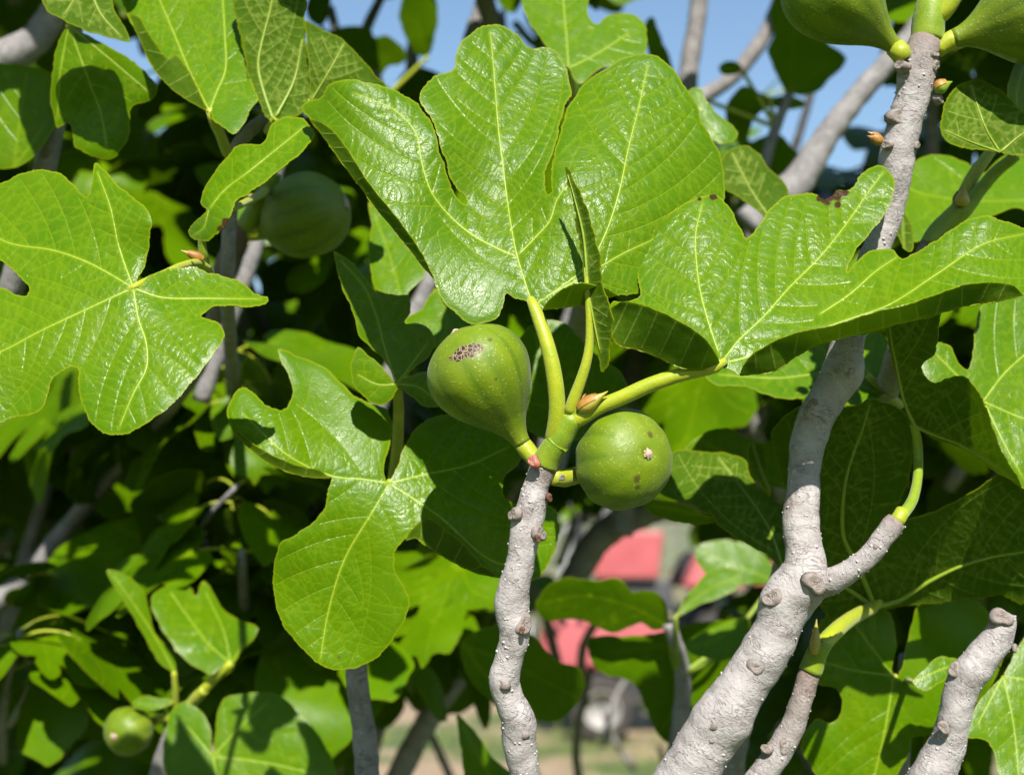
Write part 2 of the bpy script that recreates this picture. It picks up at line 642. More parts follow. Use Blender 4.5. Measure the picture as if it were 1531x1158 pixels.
def tps(ctrl):
    """thin plate spline through (x, y, value)"""
    c = np.asarray(ctrl, float)
    xy = c[:, :2] / 300.0
    n = len(c)
    def U(r2):
        return np.where(r2 > 1e-12, r2 * np.log(r2 + 1e-12), 0)
    K = U(((xy[:, None] - xy[None]) ** 2).sum(2)) + np.eye(n) * 0.002
    Pm = np.c_[np.ones(n), xy]
    A = np.block([[K, Pm], [Pm.T, np.zeros((3, 3))]])
    A[n:, n:] += np.eye(3) * 1e-9
    sol = np.linalg.lstsq(A, np.r_[c[:, 2], 0, 0, 0], rcond=None)[0]
    def f(p):
        p = np.asarray(p, float) / 300.0
        return U(((p[:, None] - xy[None]) ** 2).sum(2)) @ sol[:n] + np.c_[np.ones(len(p)), p] @ sol[n:]
    return f


def resample(pl, step):
    pl = np.asarray(pl, float)
    s = np.r_[0, np.cumsum(np.linalg.norm(np.diff(pl, axis=0), axis=1))]
    n = max(2, int(s[-1] / step) + 1)
    t = np.linspace(0, s[-1], n)
    return np.c_[[np.interp(t, s, pl[:, k]) for k in range(pl.shape[1])]].T


def side_veins(prim, poly, spacing, seed, ras, margin=5.0, maxlen=260):
    """secondary veins leaving the main ones and bowing towards the lobe tip"""
    r = random.Random(seed)
    allp = [resample(v, 3.0) for v in prim]
    edge = ras.layer()
    ras.stamp(edge, resample(np.vstack([poly, poly[:1]]), 2.0), margin * 0.8)
    own = ras.layer()
    for k, v in enumerate(allp):
        ras.stamp(own, v, 7.0, k + 1)
    taken = ras.layer()
    res = []
    for k, v in enumerate(allp):
        s = np.r_[0, np.cumsum(np.linalg.norm(np.diff(v, axis=0), axis=1))]
        for side in (-1, 1):
            t = spacing * (0.7 + 0.5 * r.random()) + (10 if side > 0 else 0)
            while t < s[-1] * 0.93:
                i = min(int(np.searchsorted(s, t)), len(v) - 2)
                tan = v[min(i + 3, len(v) - 1)] - v[max(i - 3, 0)]
                th = math.atan2(tan[1], tan[0]) + math.radians(52 + r.uniform(-6, 8)) * side
                x, y = v[i]
                path = [(x, y)]
                L = 0
                while L < maxlen:
                    x += math.cos(th) * 4.0
                    y += math.sin(th) * 4.0
                    L += 4.0
                    th += -side * math.radians(0.75)
                    p = (x, y)
                    if not ras.get(ras.ins, p) or ras.get(edge, p):
                        break
                    if L > 14 and ras.get(own, p) not in (0, k + 1):
                        break
                    if L > 16 and ras.get(taken, p):
                        break
                    path.append(p)
                if len(path) > 4:
                    res.append(np.array(path))
                    ras.stamp(taken, path[3:], 6.0)
                t += spacing * (0.8 + 0.4 * r.random())
    return res


def cross_veins(prim, sec, poly, spacing, seed, ras):
    """tertiary veins: short rungs leaving the secondaries at right angles"""
    r = random.Random(seed + 5)
    net = ras.layer()
    for k, v in enumerate(list(prim) + list(sec)):
        ras.stamp(net, resample(v, 2.0), 1.5, 1)
    res = []
    for v0 in list(sec) + list(prim):
        v = resample(v0, 3.0)
        s = np.r_[0, np.cumsum(np.linalg.norm(np.diff(v, axis=0), axis=1))]
        for side in (-1, 1):
            t = spacing * r.uniform(0.4, 1.0)
            while t < s[-1] * 0.96:
                i = min(int(np.searchsorted(s, t)), len(v) - 2)
                tan = v[i + 1] - v[i]
                th = math.atan2(tan[1], tan[0]) + side * math.radians(82 + r.uniform(-14, 10))
                x, y = v[i]
                path = [(x, y)]
                L = 0
                lim = r.uniform(30, 110)
                while L < lim:
                    th += math.radians(r.uniform(-9, 9))
                    x += math.cos(th) * 3.0
                    y += math.sin(th) * 3.0
                    L += 3.0
                    p = (x, y)
                    if not ras.get(ras.ins, p):
                        break
                    path.append(p)
                    if L > 8 and ras.get(net, p):
                        break
                if len(path) > 2:
                    res.append(np.array(path))
                t += spacing * r.uniform(0.7, 1.3)
    return res


def patch_geo(outline, prim, grid, mm, seed, secspace, rough=0.8, sharp=False, tert=True, secs=None):
    """2D blade: triangulated outline with the veins as mesh edges. Returns xy, tris, d1, d2, d3, de (mm)"""
    r = np.random.RandomState(seed)
    step = grid * 0.9
    ol = catmull(outline, step, True) if not sharp else resample(np.vstack([outline, outline[:1]]), step)[:-1]
    # gentle crenate margin
    if rough:
        nx = np.roll(ol, -1, 0) - np.roll(ol, 1, 0)
        nn = np.c_[nx[:, 1], -nx[:, 0]] / (np.linalg.norm(nx, axis=1)[:, None] + 1e-9)
        ph = np.cumsum(np.linalg.norm(np.diff(np.vstack([ol, ol[:1]]), axis=0), axis=1))
        w = rough * (np.sin(ph / 5.3 + seed) * 0.7 + np.sin(ph / 13.1 + seed * 2.1) * 0.9 + r.randn(len(ol)) * 0.55)
        ol = ol + nn * w[:, None]
    pv = []
    for v in prim:
        v = catmull(v, 4.0) if len(v) > 2 else resample(v, 4.0)
        keep = inside(ol, v)
        keep[0] = True
        cut = np.argmin(keep) if not keep.all() else len(v)
        v = v[:max(cut, 2)]
        e = mind(v, ol)
        ok = len(v)
        while ok > 3 and e[ok - 1] < grid * 0.7:
            ok -= 1
        pv.append(v[:ok])
    ras = Raster(ol)
    sec = side_veins(pv, ol, secspace, seed, ras) if (secspace and pv) else []
    if secs:
        sec = sec + [resample(np.asarray(s, float), 4.0) for s in secs]
    ter = cross_veins(pv, sec, ol, 13.0, seed, ras) if tert else []
    pts = [tuple(p) for p in ol]
    n0 = len(pts)
    edges = []
    used = ol.copy()
    hsh = {}
    cell = grid * 0.8
    for v in pv + sec:
        v = resample(v, grid)
        # drop samples outside or hugging the outline
        good = inside(ol, v) & (mind(v, ol) > grid * 0.45)
        idx = []
        for p, g in zip(v, good):
            if not g:
                idx.append(None)
                continue
            ci, cj = int(p[0] // cell), int(p[1] // cell)
            hit = None
            for ii in (ci - 1, ci, ci + 1):
                for jj in (cj - 1, cj, cj + 1):
                    for w in hsh.get((ii, jj), ()):
                        q = pts[w]
                        if (q[0] - p[0]) ** 2 + (q[1] - p[1]) ** 2 < (grid * 0.4) ** 2:
                            hit = w
            if hit is None:
                pts.append((float(p[0]), float(p[1])))
                hit = len(pts) - 1
                hsh.setdefault((ci, cj), []).append(hit)
            idx.append(hit)
        for a, b in zip(idx[:-1], idx[1:]):
            if a is not None and b is not None and a != b:
                edges.append((a, b))
    used = np.array(pts)
    lo, hi = ol.min(0), ol.max(0)
    gx = np.arange(lo[0], hi[0], grid)
    gy = np.arange(lo[1], hi[1], grid * 0.87)
    G = np.array([(x + (grid / 2 if j % 2 else 0), y) for j, y in enumerate(gy) for x in gx])
    if len(G):
        G = G + r.uniform(-0.18, 0.18, G.shape) * grid
        G = G[inside(ol, G)]
    if len(G):
        G = G[mind(G, used) > grid * 0.6]
        pts += [tuple(p) for p in G]
    vv = [Vector((p[0], -p[1])) for p in pts]
    loop = list(range(n0))
    sa = sum(vv[i].x * vv[(i + 1) % n0].y - vv[(i + 1) % n0].x * vv[i].y for i in range(n0))
    if sa < 0:
        loop = loop[::-1]
    ov, oe, of, _, _, _ = delaunay_2d_cdt(vv, edges, [loop], 1, 1e-4)
    xy = np.array([(v.x, -v.y) for v in ov])
    T = []
    for f in of:
        f = list(f)
        for k in range(1, len(f) - 1):
            T.append((f[0], f[k], f[k + 1]))
    T = np.array(T)
    a, b, c = xy[T[:, 0]], xy[T[:, 1]], xy[T[:, 2]]
    ar = (b[:, 0] - a[:, 0]) * -(c[:, 1] - a[:, 1]) + (b[:, 1] - a[:, 1]) * (c[:, 0] - a[:, 0])
    T = np.where((ar < 0)[:, None], T[:, [0, 2, 1]], T)
    T = T[np.abs(ar) > 1e-6]
    us = np.unique(T)
    mp = -np.ones(len(xy), int)
    mp[us] = np.arange(len(us))
    xy, T = xy[us], mp[T]
    d1 = mind(xy, np.vstack([resample(v, 1.5) for v in pv])) * mm if pv else np.full(len(xy), 50.0)
    d2 = mind(xy, np.vstack([resample(v, 1.5) for v in sec])) * mm if sec else np.full(len(xy), 50.0)
    d3 = mind(xy, np.vstack([resample(v, 1.5) for v in ter])) * mm if ter else np.full(len(xy), 50.0)
    de = mind(xy, resample(np.vstack([ol, ol[:1]]), 1.5)) * mm
    return dict(xy=xy, T=T, d1=d1, d2=d2, d3=d3, de=de, prim=pv, sec=sec, ol=ol)


def vnormals(V, T):
    fn = np.cross(V[T[:, 1]] - V[T[:, 0]], V[T[:, 2]] - V[T[:, 0]])
    N = np.zeros_like(V)
    for k in range(3):
        np.add.at(N, T[:, k], fn)
    return N / (np.linalg.norm(N, axis=1)[:, None] + 1e-15)


def shell(patches, origin, thick=0.0004, name='leaf'):
    """patches: list of (V world, T, under?, attrs) -> one mesh with two faces and a rim"""
    VV, FF, MI = [], [], []
    AT = {k: [] for k in ('d1', 'd2', 'd3', 'de', 'brown')}
    base = 0
    for V, T, under, at in patches:
        n = len(V)
        N = vnormals(V, T)
        VV += [V, V - N * thick]
        for k in AT:
            a = at.get(k)
            a = np.zeros(n) if a is None else a
            AT[k] += [a, a]
        fm, bm = (1, 0) if under else (0, 1)
        FF += [tuple(t + base) for t in T]
        MI += [fm] * len(T)
        FF += [tuple(t[::-1] + base + n) for t in T]
        MI += [bm] * len(T)
        cnt = set()
        for t in T.tolist():
            cnt.update(((t[0], t[1]), (t[1], t[2]), (t[2], t[0])))
        bd = [(a, b) for (a, b) in cnt if (b, a) not in cnt]
        ids = sorted({i for e in bd for i in e})
        m = len(ids)
        pos = {i: j for j, i in enumerate(ids)}
        back = VV[-1]
        VV += [V[ids], back[ids]]
        for k in AT:
            a_ = AT[k][-1][ids]
            AT[k] += [a_, a_]
        r0 = base + 2 * n
        for (a, b) in bd:
            a, b = pos[a], pos[b]
            FF.append((b + r0, a + r0, a + r0 + m, b + r0 + m))
            MI.append(0)
        base += 2 * m
        base += 2 * n
    V = np.vstack(VV) - np.array(origin)
    return mesh_from(name, V, FF, [M['leaf'], M['under']], MI, True, {k: np.concatenate(a) for k, a in AT.items()})


def frames(C):
    """parallel transported frames along a 3D polyline"""
    C = np.asarray(C, float)
    t = np.gradient(C, axis=0)
    t /= (np.linalg.norm(t, axis=1)[:, None] + 1e-12)
    u = np.cross(t[0], [0.31, 0.52, 0.79])
    u /= np.linalg.norm(u)
    U = []
    for i in range(len(C)):
        u = u - t[i] * np.dot(u, t[i])
        u /= np.linalg.norm(u)
        U.append(u.copy())
    U = np.array(U)
    return t, U, np.cross(t, U)


def tube(name, C, R, mat, origin, sides=14, lump=0.0, seed=0, tint=None, bulges=(), flat_end=True, caps=True, rings=0.0):
    """swept tube; bulges: list of (world point, gain, reach)"""
    C = np.asarray(C, float)
    R = np.asarray(R, float)
    t, U, Wv = frames(C)
    n = len(C)
    s = np.r_[0, np.cumsum(np.linalg.norm(np.diff(C, axis=0), axis=1))]
    r = np.random.RandomState(seed)
    ph = r.uniform(0, 6.28, 12)
    a = (2 * math.pi * np.arange(sides) / sides)[None, :]
    S = s[:, None]
    Dv = U[:, None, :] * np.cos(a)[..., None] + Wv[:, None, :] * np.sin(a)[..., None]
    rr = np.repeat(R[:, None], sides, 1)
    if lump:
        rr = rr * (1 + lump * (0.5 * np.sin(2 * a + S * 160 + ph[0]) + 0.4 * np.sin(S * 310 + ph[1]) * np.cos(a + ph[2])
                               + 0.35 * np.sin(3 * a - S * 420 + ph[3]) + 0.3 * np.sin(S * 720 + ph[4] + 2 * np.sin(a + ph[5]))))
    if rings:
        rr = rr * (1 + rings * np.maximum(0.0, np.sin(S * 900 + 1.3 * np.sin(a + ph[6]) + 2.5 * np.sin(S * 230 + ph[7]))) ** 6)
    V = C[:, None, :] + Dv * rr[..., None]
    for bp, gn, reach in bulges:
        qd = np.linalg.norm(V - bp, axis=2)
        V = V + Dv * (gn * np.exp(-(qd / reach) ** 2))[..., None]
    V = V.reshape(-1, 3)
    A = np.stack([np.cos(a) * R[:, None], np.sin(a) * R[:, None], np.repeat(S, sides, 1)], 2).reshape(-1, 3)
    TI = np.zeros(n * sides) if tint is None else np.repeat(np.asarray(tint, float), sides)
    F = []
    for i in range(n - 1):
        for k in range(sides):
            k2 = (k + 1) % sides
            F.append((i * sides + k, i * sides + k2, (i + 1) * sides + k2, (i + 1) * sides + k))
    if caps:
        F.append(tuple(range(sides))[::-1])
        F.append(tuple((n - 1) * sides + k for k in range(sides)))
    V = np.array(V) - np.array(origin)
    return mesh_from(name, V, F, [mat], None, True, {'tc': np.array(A), 'tint': np.array(TI)})


def px2m(d):
    return KW * d / 1531


def path3(pts, step=0.004):
    """rows (px, py, depth, width px) -> 3D centre line and radii"""
    p = np.asarray(pts, float)
    q = np.c_[Pn(p[:, :2], p[:, 2]), p[:, 3] / 2 * px2m(p[:, 2])]
    c = catmull(q, step)
    return c[:, :3], np.maximum(c[:, 3], 0.0002)


# ------------------------------------------------------------------ builders
leaf_seed = [100]


def wavefn(seed, amp, L=150.0):
    r = np.random.RandomState(seed)
    ks = r.uniform(-1, 1, (5, 2)) * 2 * math.pi / L * r.uniform(0.5, 1.5, (5, 1))
    ph = r.uniform(0, 6.28, 5)
    am = r.uniform(0.4, 1.0, 5)
    am = am / am.sum()
    def f(p):
        p = np.asarray(p, float)
        return amp * sum(am[i] * np.sin(p @ ks[i] + ph[i]) for i in range(5)) * 1.6
    return f


def traced_leaf(branch, base, outline, veins, d0, tilt=(0.0, 0.6), ctrl=(), flaps=(), under=False, grid=6.0,
                petiole=None, sec=38, wav=1.5, brown=None, label=None, tubes=True, puff=0.5, rough=0.8, tert=True,
                vw=0.95, pmat='petiole', secs=None, cup=0.0):
    """leaf drawn from its outline: every point has its own depth, the blade has two faces and a thickness.
    depth = d0 at the base + tilt (rise away from the viewer to the right / upwards) + ctrl (mm) + gentle waves"""
    leaf_seed[0] += 1
    seed = leaf_seed[0]
    k = px2m(d0)
    bx, by = base
    cf = tps(ctrl) if len(ctrl) >= 3 else (lambda p: np.zeros(len(p)))
    wf = wavefn(seed, wav)
    ol0 = np.asarray(outline, float)
    size = np.ptp(ol0, axis=0).max()

    def depth(p):
        p = np.asarray(p, float)
        dx, dy = p[:, 0] - bx, by - p[:, 1]
        rr = np.sqrt(dx * dx + dy * dy) / size
        fade = np.clip(rr * 3, 0, 1)
        return d0 + k * (tilt[0] * dx + tilt[1] * dy) + (cf(p) + wf(p) * fade + cup * rr * rr) / 1000.0

    g = patch_geo(ol0, veins, grid, k * 1000, seed, sec, rough, tert=tert, secs=secs)
    patches = []

    def finish(g, dep, under):
        V = Pn(g['xy'], dep)
        N = vnormals(V, g['T'])
        dv = np.minimum(np.minimum(g['d1'], g['d2']), 9.0)
        h = puff * (1 - np.exp(-dv / 2.6)) + 0.20 * puff * (1 - np.exp(-np.minimum(g['d3'], 6) / 0.8))
        h = h * np.clip(g['de'] / 3.0, 0.0, 1) * 0.001
        V = V + N * ((-h if under else h)[:, None])
        return V

    V = finish(g, depth(g['xy']), under)
    at = {x: g[x] for x in ('d1', 'd2', 'd3', 'de')}
    if brown:
        b = np.zeros(len(V))
        for x, y, rad in brown:
            b = np.maximum(b, 1.15 - np.hypot(g['xy'][:, 0] - x, g['xy'][:, 1] - y) / rad)
        at['brown'] = np.clip(b, 0, 1)
    patches.append((V, g['T'], under, at))
    for fi, fl in enumerate(flaps):
        crest, free = np.asarray(fl['crest'], float), np.asarray(fl['free'], float)
        cc, ff = catmull(crest, 14.0), catmull(free, 14.0)
        lift = fl.get('lift', 6.0)
        md = lambda p: depth(p)
        cz = md(cc)
        fz = md(ff) - lift / 1000.0 * np.sin(np.linspace(0.08, math.pi - 0.08, len(ff))) ** 0.6
        con = np.vstack([np.c_[cc, cz * 1000], np.c_[ff[1:-1], fz[1:-1] * 1000]])
        ft = tps(con)
        poly = np.vstack([cc, ff[::-1][1:-1]])
        vs = []
        nv = max(2, int(np.linalg.norm(np.diff(cc, axis=0), axis=1).sum() / 30))
        for j in range(1, nv):
            a = cc[int(j * (len(cc) - 1) / nv)]
            b = ff[min(len(ff) - 1, int((j + 0.45) * (len(ff) - 1) / nv))]
            vs.append([a + (b - a) * 0.06, a + (b - a) * 0.5, a + (b - a) * 0.93])
        g2 = patch_geo(poly, [], min(grid, 5.0), k * 1000, seed + 900 + fi, 0, 0.4, sharp=True, tert=False, secs=vs)
        # texture the flap with rungs of its own
        V2 = finish(g2, ft(g2['xy']) / 1000.0, not under)
        patches.append((V2, g2['T'], not under, {x: g2[x] for x in ('d1', 'd2', 'd3', 'de')}))
    org = P(bx, by, d0)
    me = shell(patches, org)
    lo = link('leaf', me, branch, org, label)
    # main veins as thin ribs on the blade
    if tubes:
        N = vnormals(V, g['T'])
        for v in g['prim']:
            if len(v) < 6:
                continue
            v = resample(v, 7.0)
            c = Pn(v, depth(v))
            idx = [int(((g['xy'] - p) ** 2).sum(1).argmin()) for p in v]
            nn = N[idx]
            t = np.linspace(0, 1, len(v))
            R = (vw * (1 - t) ** 0.9 * min(1.0, size / 420) + 0.24) / 1000.0
            if under:
                c = c + nn * (R * 0.15)[:, None]
            else:
                c = c - nn * (R - 0.00022)[:, None]
            mv = tube('vein', c, R, M['vein'], org, 8, 0.0, seed, None)
            link('vein', mv, lo, org)
    if petiole:
        c, R = path3(petiole, 0.004)
        tn = np.zeros(len(c))
        mp_ = tube('petiole', c, R, M[pmat], org, 14, 0.02, seed, tn)
        link('petiole', mp_, lo, org)
    return lo


def lathe(prof, n, org, ax, mat_attrs=False):
    """profile rows (t, r) along unit axis ax from org; returns V, F, angle, t"""
    ax = Vector(ax).normalized()
    u = ax.orthogonal().normalized()
    w = ax.cross(u)
    V, A, TT, F = [], [], [], []
    for (t, r) in prof:
        for k in range(n):
            a = 2 * math.pi * k / n
            V.append(np.array(org + ax * t + (u * math.cos(a) + w * math.sin(a)) * r))
            A.append(a)
            TT.append(t)
    m = len(prof)
    for i in range(m - 1):
        for k in range(n):
            k2 = (k + 1) % n
            F.append((i * n + k, i * n + k2, (i + 1) * n + k2, (i + 1) * n + k))
    F.append(tuple(range(n))[::-1])
    F.append(tuple((m - 1) * n + k for k in range(n)))
    return np.array(V), F, np.array(A), np.array(TT)


FIGP = [(0.0, .17), (.05, .19), (.12, .26), (.20, .39), (.30, .60), (.40, .79), (.50, .92), (.60, .995), (.68, 1.0),
        (.76, .965), (.84, .86), (.90, .72), (.945, .55), (.975, .38), (.992, .24), (1.0, .14), (1.0, .06)]
FIGR = [(0.0, .20), (.04, .26), (.10, .44), (.18, .66), (.28, .85), (.40, .97), (.52, 1.0), (.64, .985), (.75, .91),
        (.84, .78), (.91, .61), (.955, .43), (.98, .28), (.985, .17), (.975, .07)]


def on_fig(base, axis, L, R, prof, px, py):
    """point of a fruit's skin seen at a place in the photo, relative to its base"""
    pr = [(t * L, max(q, .02) * R) for t, q in catmull(np.array(prof), .02)]
    V, F, A, T = lathe(pr, 90, Vector(base), axis)
    x, y, d = proj(V)
    c = np.hypot(x - px, y - py)
    best = np.argmin(np.where(c < c.min() + 6, d, 1e9))
    return tuple(V[best] - np.array(base))


def fig(branch, base, axis, L, R, mat, label=None, prof=FIGP, seed=0, stalk=None, ost=True, osc=0.1):
    r = random.Random(seed)
    pr = catmull(np.array(prof), 0.03)
    pr = [(t * L, max(q, 0.02) * R) for t, q in pr]
    V, F, A, T = lathe(pr, 56, Vector(base), axis)
    ax = np.array(Vector(axis).normalized())
    c = np.array(base)
    rel = V - c
    t = rel @ ax
    rad = rel - t[:, None] * ax
    ph = [r.uniform(0, 6.28) for _ in range(6)]
    w = np.sin(np.clip(t / L, 0, 1) * math.pi)
    ribs = np.cos(11 * A + ph[0] + 0.6 * np.sin(3 * A + ph[1]))
    sc = 1 + w * (0.013 * ribs + 0.034 * np.cos(2 * A + ph[2]) + 0.024 * np.cos(3 * A + ph[3]) + 0.012 * np.sin(A + ph[4]))
    V = c + t[:, None] * ax + rad * sc[:, None]
    rb = np.clip(-ribs, 0, 1) ** 3 * w
    me = mesh_from('fig', V - c, F, [mat], None, True, {'rib': rb, 'axis': np.clip(t / L, 0, 1)})
    fo = link('fig', me, branch, base, label)
    if stalk:
        cc, RR = path3(stalk, 0.003)
        link('stalk', tube('stalk', cc, RR, M['petiole'], base, 14, 0.05, seed, rings=0.04), fo, base)
    if ost:
        # eye of the fruit: a few overlapping scales
        p = Vector(base) + Vector(axis).normalized() * (L * 0.985)
        bm = bmesh.new()
        axv = Vector(axis).normalized()
        u = axv.orthogonal().normalized()
        wv = axv.cross(u)
        for ring, (n, rr, hh) in enumerate(((9, osc * 1.05, .02), (6, osc * 0.62, .045), (3, osc * 0.28, .06))):
            for k in range(n):
                a = 2 * math.pi * (k + ring * 0.37) / n + r.uniform(-.2, .2)
                d = u * math.cos(a) + wv * math.sin(a)
                e = axv.cross(d)
                cen = p + d * rr * R + axv * hh * R
                s = osc * 0.50 * R * r.uniform(.8, 1.25)
                q = [cen - d * s + axv * s * .5, cen + e * s * .8 + axv * s * 0.15, cen + d * s * 1.0 - axv * s * .25, cen - e * s * .8 + axv * s * 0.15]
                top = cen + axv * s * 0.45
                vs = [bm.verts.new(x - Vector(base)) for x in q] + [bm.verts.new(top - Vector(base))]
                for i in range(4):
                    bm.faces.new((vs[i], vs[(i + 1) % 4], vs[4]))
        mo = bpy.data.meshes.new('eye')
        bm.to_mesh(mo)
        bm.free()
        mo.materials.append(M['ostiole'])
        link('eye', mo, fo, base)
    return fo


def stem(branch, pts, mat, name='stem', lump=0.05, seed=0, bulges=(), tint=None, sides=22, step=0.0018, rings=0.0):
    c, R = path3(pts, step)
    tn = None
    if tint is not None:
        s = np.linspace(0, 1, len(c))
        tn = np.interp(s, [a for a, b in tint], [b for a, b in tint])
    org = wloc(branch)
    me = tube(name, c, R, mat, org, sides, lump, seed, tn, bulges, rings=rings)
    return link(name, me, branch, org)


def scar(branch, px, py, d, size, nx=0.0, ny=0.0, kind='leaf_scar', mat='scar', hgt=0.16, seed=1, sink=0.55):
    """old leaf scar: a low round knob with rings; nx, ny lean its face sideways / upwards, d is its centre"""
    r = random.Random(seed * 31 + int(px))
    R = size / 2 * px2m(d)
    nz = math.sqrt(max(0.05, 1 - nx * nx - ny * ny))
    ax = (CR * nx + CU * ny - CF * nz).normalized()
    c = P(px, py, d) - ax * (R * sink)
    prof = [(-0.9, 1.25), (-0.35, 1.2), (0.0, 1.08), (hgt - .06, 0.94), (hgt + .03, 0.82), (hgt, 0.72), (hgt - .05, .66), (hgt + .02, .58),
            (hgt - .03, .50), (hgt - .09, .42), (hgt + .0, .34), (hgt - .05, .24), (hgt - .16, .16), (hgt - .06, .08), (hgt - .06, .02)]
    V, F, A, T = lathe([(a * R, b * R) for a, b in prof], 18, c, ax)
    rel = V - np.array(c)
    axn = np.array(ax)
    t = rel @ axn
    rad = rel - t[:, None] * axn
    p1, p2 = r.uniform(0, 6), r.uniform(0, 6)
    V = np.array(c) + t[:, None] * axn * 1.0 + rad * (1 + 0.20 * np.sin(2 * A + p1) + 0.10 * np.sin(3 * A + p2))[:, None] * np.array([1, 1, 1])
    V = V + axn * (0.06 * R * np.sin(5 * A + p2 + T / R * 3))[:, None]
    me = mesh_from(kind, V - np.array(c), F, [M[mat]], None, True)
    return link(kind, me, branch, c)


def lenticels(branch, pts, n, seed, size=0.00055):
    """corky dots on the bark, too many and too small to pick out one by one"""
    r = random.Random(seed)
    c, R = path3(pts, 0.002)
    t, U, Wv = frames(c)
    org = np.array(wloc(branch))
    V, F = [], []
    for _ in range(n):
        i = r.randrange(len(c))
        a = r.uniform(0, 6.28)
        d = U[i] * math.cos(a) + Wv[i] * math.sin(a)
        e = np.cross(t[i], d)
        s = size * r.uniform(0.6, 1.5)
        p = c[i] + d * R[i] * 1.0
        b = len(V)
        for k in range(6):
            q = k * math.pi / 3
            V.append(p + (e * math.cos(q) * 1.3 + t[i] * math.sin(q)) * s - d * s * 0.4 - org)
        for k in range(6):
            q = k * math.pi / 3
            V.append(p + (e * math.cos(q) * .75 + t[i] * math.sin(q) * .6) * s + d * s * 0.55 - org)
        V.append(p + d * s * 0.8 - org)
        for k in range(6):
            k2 = (k + 1) % 6
            F.append((b + k, b + k2, b + 6 + k2, b + 6 + k))
            F.append((b + 6 + k, b + 6 + k2, b + 12))
    me = mesh_from('lenticels', V, F, [M['lent']], None, True)
    o = link('lenticels', me, branch, org)
    o['kind'] = 'stuff'
    return o


M['lent'] = simple_mat('lenticel', (0.50, 0.46, 0.42), (0.62, 0.58, 0.54), 300, 0.8, 0.2)


def bud(branch, a, b, w, mat='bud', name='bud', seed=0, kink=0.0):
    """pointed bud with two wrapped scales; a base, b tip: (px, py, depth)"""
    A, B = P(*a), P(*b)
    ax = (B - A)
    L = ax.length
    R = w / 2 * px2m(a[2])
    prof = [(0, .55), (.08, .8), (.2, 1.0), (.35, .98), (.5, .82), (.64, .58), (.76, .36), (.87, .20), (.96, .10), (1.0, .03)]
    V, F, An, T = lathe([(t * L, r * R) for t, r in prof], 16, A, ax)
    V = V + np.array(CU) * (kink * (T / L) ** 3 * L)[:, None]
    o = link(name, mesh_from(name, V - np.array(A), F, [M[mat]], None, True), branch, A)
    # one outer scale wrapping the lower half
    prof2 = [(0, .62), (.1, .92), (.22, 1.1), (.36, 1.07), (.5, .90), (.6, .72)]
    V2, F2, A2, T2 = lathe([(t * L, r * R) for t, r in prof2], 16, A, ax)
    cut = (np.cos(A2 - 1.0) > -0.15)
    V2 = V2 + np.array(ax.normalized()) * (np.where(cut, 0.10 * L * np.cos(A2 - 1.0), 0) * (T2 / L / 0.6))[:, None]
    F2 = [f for f in F2 if len(f) == 4 and all(cut[i] for i in f)]
    so = link('scale', mesh_from('scale', V2 - np.array(A), F2, [M['budbrown']], None, True), o, A)
    return o


# ================================================================== THE FIG TREE
# ------------------------------------------------------------------ the fruiting shoot in the middle
D0 = 0.60
brA = thing('fig_branch', P(782, 1240, 0.61),
            'grey knobbly fig shoot carrying two ripening figs and a broad upright leaf', 'branch')
A_pts = [(790, 1300, .615, 54), (786, 1200, .612, 48), (784, 1153, .61, 45), (777, 1112, .608, 50), (774, 1074, .606, 52), (761, 1042, .605, 44),
         (754, 1021, .604, 46), (761, 983, .603, 42), (769, 951, .602, 46), (766, 908, .602, 50), (769, 878, .601, 46),
         (779, 835, .60, 43), (786, 790, .60, 46), (797, 749, .60, 43), (803, 721, .60, 38), (812, 700, .60, 42), (816, 688, .60, 38)]
nd = [(742, 768, .592, .0012), (812, 800, .592, .0015), (769, 872, .590, .001), (790, 940, .590, .0018), (745, 1020, .592, .0014), (800, 1078, .595, .002),
      (752, 1060, .598, .0008), (745, 900, .6, .001)]
stem(brA, A_pts, M['bark'], 'stem', 0.045, 3, [(np.array(P(x, y, d)), g, .0065) for x, y, d, g in nd], [(0, 0), (.93, 0), (.97, .35), (1, .75)], 28, 0.0016)
lenticels(brA, A_pts[2:], 170, 4)
for i, (x, y, d, s, nx, ny) in enumerate([(762, 768, .5935, 20, -.82, .15), (813, 797, .593, 22, .75, .1), (767, 880, .5935, 26, -.15, .0), (770, 864, .594, 18, -.1, .25),
                                          (789, 934, .5935, 26, .55, .1), (741, 1021, .5965, 22, -.75, .05), (842, 714, .598, 10, .6, -.1),
                                          (773, 1100, .600, 20, -.85, -.1)]):
    scar(brA, x, y, d, s, nx, ny, seed=i)
for i, (x, y, d, s, nx, ny) in enumerate([(806, 806, .589, 9, .3, -.2), (780, 943, .5895, 8, -.1, -.1), (795, 763, .593, 5, 0, 0), (824, 745, .594, 10, .6, -.2)]):
    scar(brA, x, y, d, s, nx, ny, kind='bud_scar', mat='scar_dark', seed=i)
scar(brA, 793, 688, .588, 16, -.5, .2, kind='bud', mat='budred', hgt=0.35, seed=9, sink=0.9)
# green tip
G_pts = [(814, 694, .599, 42), (820, 682, .598, 40), (831, 665, .596, 38), (834, 661, .596, 41), (837, 657, .595, 37), (845, 643, .594, 36), (851, 633, .593, 34), (854, 628, .593, 36), (857, 622, .593, 31), (862, 608, .592, 24)]
stem(brA, G_pts, M['shoot'], 'shoot_tip', 0.02, 5, [], [(0, .6), (.12, .3), (.3, 0), (1, 0)], 20, 0.001, 0.0)
bud(brA, (866, 612, .588), (909, 587, .584), 24, 'bud', 'terminal_bud', kink=0.05)
bud(brA, (862, 606, .593), (876, 588, .592), 14, 'budbrown', 'bud')

